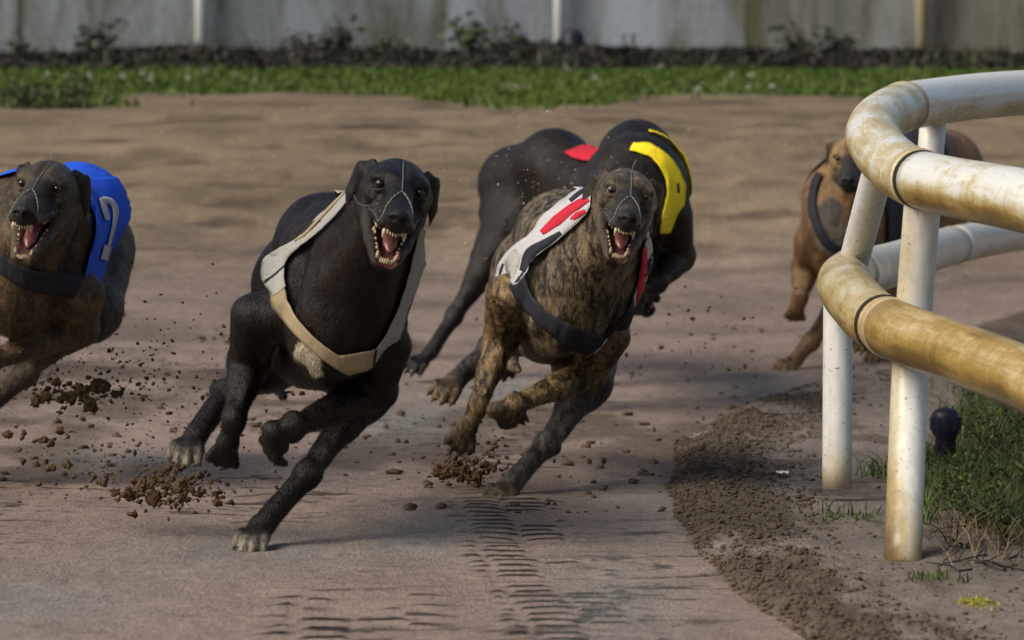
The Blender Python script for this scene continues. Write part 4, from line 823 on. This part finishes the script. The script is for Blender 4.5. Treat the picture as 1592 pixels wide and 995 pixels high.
stuff('soil_crumbs', np.stack([x, y, ground_z(x, y) + r * .35], 1), r, dark_m, 'churned dark crumbs of soil along the inner edge of the track', flat=.75, seed=9)

n = 4200; y = 5.9 + 6.4 * rnd.rand(n); x = inner_edge(y) + .12 + .55 * rnd.rand(n) ** 1.6; r = .0008 + .0040 * rnd.rand(n) ** 5; ok = fbm(x * 8, y * 3.4, 9, 5) + .12 * rnd.rand(n) > .52; x, y, r = x[ok], y[ok], r[ok]
stuff('verge_crumbs', np.stack([x, y, ground_z(x, y) + r * .3], 1), r, dark_m, 'loose crumbs of soil scattered between the track edge and the posts', flat=.75, seed=10)
# ------------------------------------------------------------------ inside verge: weeds, twigs, marker
gm = leafmat('verge_grass', (.020, .040, .010), (.11, .155, .034)); tm = leafmat('dry_stalk', (.10, .075, .04), (.22, .16, .09))
n = 15000; u = rnd.uniform(1425, 1760, n); v = 600 + 262 * rnd.rand(n); Y = HC * FPX / (v - VH); x = (u - UC) / FPX * Y
den = fbm(x * 9, Y * 3.2, 5, 4) + .55 * sstep(1405, 1590, u) - .30 * sstep(700, 610, v) - .45 * sstep(800, 868, v) + .12; ok = (den + .1 * rnd.rand(n) > .74); x, Y = x[ok], Y[ok]
V, F, C = blades(np.stack([x, Y, ground_z(x, Y) - .003], 1), .058, .0013, rnd, 1.4); tag(mesh_np('verge_grass', V, F, gm, cols={'Col': C}), 'tangled green grass and weeds inside the rail', 'grass', kind='stuff')
n = 1500; u = rnd.uniform(1415, 1720, n); v = 610 + 280 * rnd.rand(n); Yd = HC * FPX / (v - VH); xd = (u - UC) / FPX * Yd; ok = fbm(xd * 8, Yd * 3, 15, 3) + .3 * sstep(1415, 1560, u) > .58; xd, Yd = xd[ok], Yd[ok]
V, F, C = blades(np.stack([xd, Yd, ground_z(xd, Yd) - .003], 1), .075, .0010, rnd, 1.7); tag(mesh_np('dry_grass', V, F, tm, cols={'Col': C}), 'dry brown stalks mixed through the green verge grass', 'grass', kind='stuff')
def tuft(u, v, n, h, label, spread=.025, m=None):
    Y = HC * FPX / (v - VH); x = (u - UC) / FPX * Y; rn = np.random.RandomState(int(u)); q = rn.normal(size=(n, 2)) * spread; bx, by = x + q[:, 0], Y + q[:, 1]
    V, F, C = blades(np.stack([bx, by, ground_z(bx, by) - .003], 1), h, .0015, rn, 1.1); tag(mesh_np('grass_tuft', V, F, m or gm, cols={'Col': C}), label, 'grass tuft', 'grass tufts near the posts')
tuft(1455, 908, 60, .022, 'small grass tuft in front of the nearer post'); tuft(1304, 808, 26, .035, 'sparse grass tuft between the two posts'); tuft(1380, 745, 90, .05, 'grass tuft just left of the nearer post', .03); tuft(1330, 810, 90, .012, 'flat yellowish grass tuft right of the sparse one', .03)
def weed(u, v, h, nst, label, lean=0., nl=22):
    Y = HC * FPX / (v - VH); x = (u - UC) / FPX * Y; z = gz1(x, Y); rn = np.random.RandomState(int(u * 3 + v)); e = empty('weed', (x, Y, z)); tag(e, label, 'weed', 'weeds inside the rail'); st = []; cen = []
    for k in range(nst):
        dx, dy = rn.normal() * h * .35 + lean * h, rn.normal() * h * .3; hh = h * rn.uniform(.6, 1.05); pth = catmull([(x + rn.normal() * .01, Y + rn.normal() * .01, z - .004), (x + dx * .35, Y + dy * .4, z + hh * .55), (x + dx, Y + dy, z + hh)], 6); st.append(tube(pth, np.linspace(.0016, .0006, len(pth)), 5))
        for j in range(nl): cen.append(pth[1 + int(rn.rand() * (len(pth) - 1))] + rn.normal(size=3) * .007)
    mesh_np('stalk', *joinvf(st), tm if rn.rand() < .5 else stemm, e); V, F, C = leaves(np.array(cen), .010, rn, .7, .8); mesh_np('leaves', V, F, gm, e, cols={'Col': C})
for i, (u, v, h, k, lab, ln) in enumerate(((1545, 730, .14, 12, 'tall bright green weed right of the dark marker', 0), (1500, 770, .09, 8, 'short weed below the dark marker', -.2), (1590, 790, .12, 10, 'leafy weed at the right edge above the twigs', 0), (1570, 850, .09, 10, 'low weed at the right edge beside the twigs', -.3), (1470, 800, .08, 8, 'small weed right of the nearer post', .3), (1530, 830, .08, 9, 'spreading weed between the post and the right edge', -.5), (1575, 690, .12, 8, 'thin weed under the lower rail at the right', 0), (1520, 680, .10, 7, 'thin dry weed beside the dark marker', .2), (1640, 760, .15, 10, 'tall weed just beyond the right edge', 0), (1490, 690, .06, 6, 'little weed at the marker foot', 0))): weed(u, v, h, k, lab, ln)
tw = []
for k in range(26):
    u0 = rnd.uniform(1470, 1610); v0 = rnd.uniform(790, 895); pts = []
    for j in range(5):
        uu = u0 - j * rnd.uniform(8, 24) * (1 if k % 3 else -.8); vv = v0 - j * rnd.uniform(-3, 14); Y = HC * FPX / (v0 - VH) + .03 * j * rnd.normal(); pts.append(P(uu, vv, Y))
    for q in pts: q[2] = max(q[2], gz1(q[0], q[1]) + .002)
    pth = catmull(pts, 4); tag(mesh_np('dry_twig', *tube(pth, np.linspace(.0018, .0007, len(pth)), 5), stemm), 'thin dark dry twig tangled at the lower right verge', 'twig', 'dry twigs at the lower right')
# dark cap on a stub of pipe
p = P(1470, 735, 8.9); z = gz1(p[0], p[1]); k = 8.9 / FPX
prof = [(0, -.02), (16 * k, -.02), (16 * k, .066), (19 * k, .070), (21 * k, .074), (22.5 * k, .082), (23 * k, .104), (21 * k, .114), (17 * k, .120), (9 * k, .124), (0, .125)]
mk = mesh_np('marker_stub', *lathe((p[0], p[1], z), prof, 24), drm); tag(mk, 'dark blue capped stub standing in the weeds behind the nearer post', 'marker')
ribs = [box(p[0] + 22.5 * k * cos(q) - .002, p[0] + 22.5 * k * cos(q) + .002, p[1] + 22.5 * k * sin(q) - .002, p[1] + 22.5 * k * sin(q) + .002, z + .080, z + .106, .0005) for q in np.arange(12) / 12 * 2 * pi]
for rb in ribs: mesh_np('rib', *rb, drm, mk, False)
# scrap of white litter, moss
Y = HC * FPX / (746 - VH); p = P(1217, 746, Y); z = gz1(p[0], Y) + .004; gx, gy = np.meshgrid(np.linspace(-.012, .012, 7), np.linspace(-.02, .02, 5), indexing='ij'); gz_ = z + .005 * np.abs(np.sin(gx * 260 + gy * 90)) + .002
o = sheet('paper_scrap', np.stack([p[0] + gx, Y + gy, gz_], -1), simple('white_paper', (.8, .8, .8), .7, .05), None, .0006); tag(o, 'small crumpled white scrap of litter on the soil left of the farther post', 'litter')
n = 300; q = rnd.normal(size=(n, 2)); Y = HC * FPX / (944 - VH) + q[:, 1] * .05; x = P(1520, 944, HC * FPX / (944 - VH))[0] + q[:, 0] * .014
V, F, C = blades(np.stack([x, Y, ground_z(x, Y) - .002], 1), .006, .0018, rnd, 1.0); tag(mesh_np('moss_patch', V, F, leafmat('moss', (.20, .20, .02), (.36, .33, .04)), cols={'Col': C}), 'yellow green moss patch on the soil at lower right', 'moss', kind='stuff')
# white clover heads in the bank grass
fl = [(72, 116), (105, 118), (140, 120), (190, 118), (222, 113), (237, 121), (292, 122), (320, 112), (365, 120), (397, 126), (880, 104), (927, 124), (1027, 104), (1137, 119), (1168, 117), (1166, 136), (1203, 134), (1085, 143)]
wm = simple('white_flower', (.34, .37, .30), .8, .2)
for i, (u, v) in enumerate(fl):
    Y = 19.5
    for _ in range(40):
        xx = (u - UC) / FPX * Y; zz = float(base_z(np.array([xx]), np.array([Y]))[0]) + .05
        if HC - (v - VH) / FPX * Y <= zz: break
        Y += .1
    c_ = np.array([(u - UC) / FPX * Y, Y, zz]); rn = np.random.RandomState(i); V, F = lumps(np.array([c_ + rn.normal(size=3) * .008 for _ in range(7)]), np.full(7, .0052), rn)
    st_ = mesh_np('clover', V, F, wm, smooth=False); tag(st_, 'small white flower head in the bank grass', 'flower', 'white flowers in the bank grass'); mesh_np('stalk', *tube([c_ - (0, 0, .06), c_], .002, 5), gm, st_)
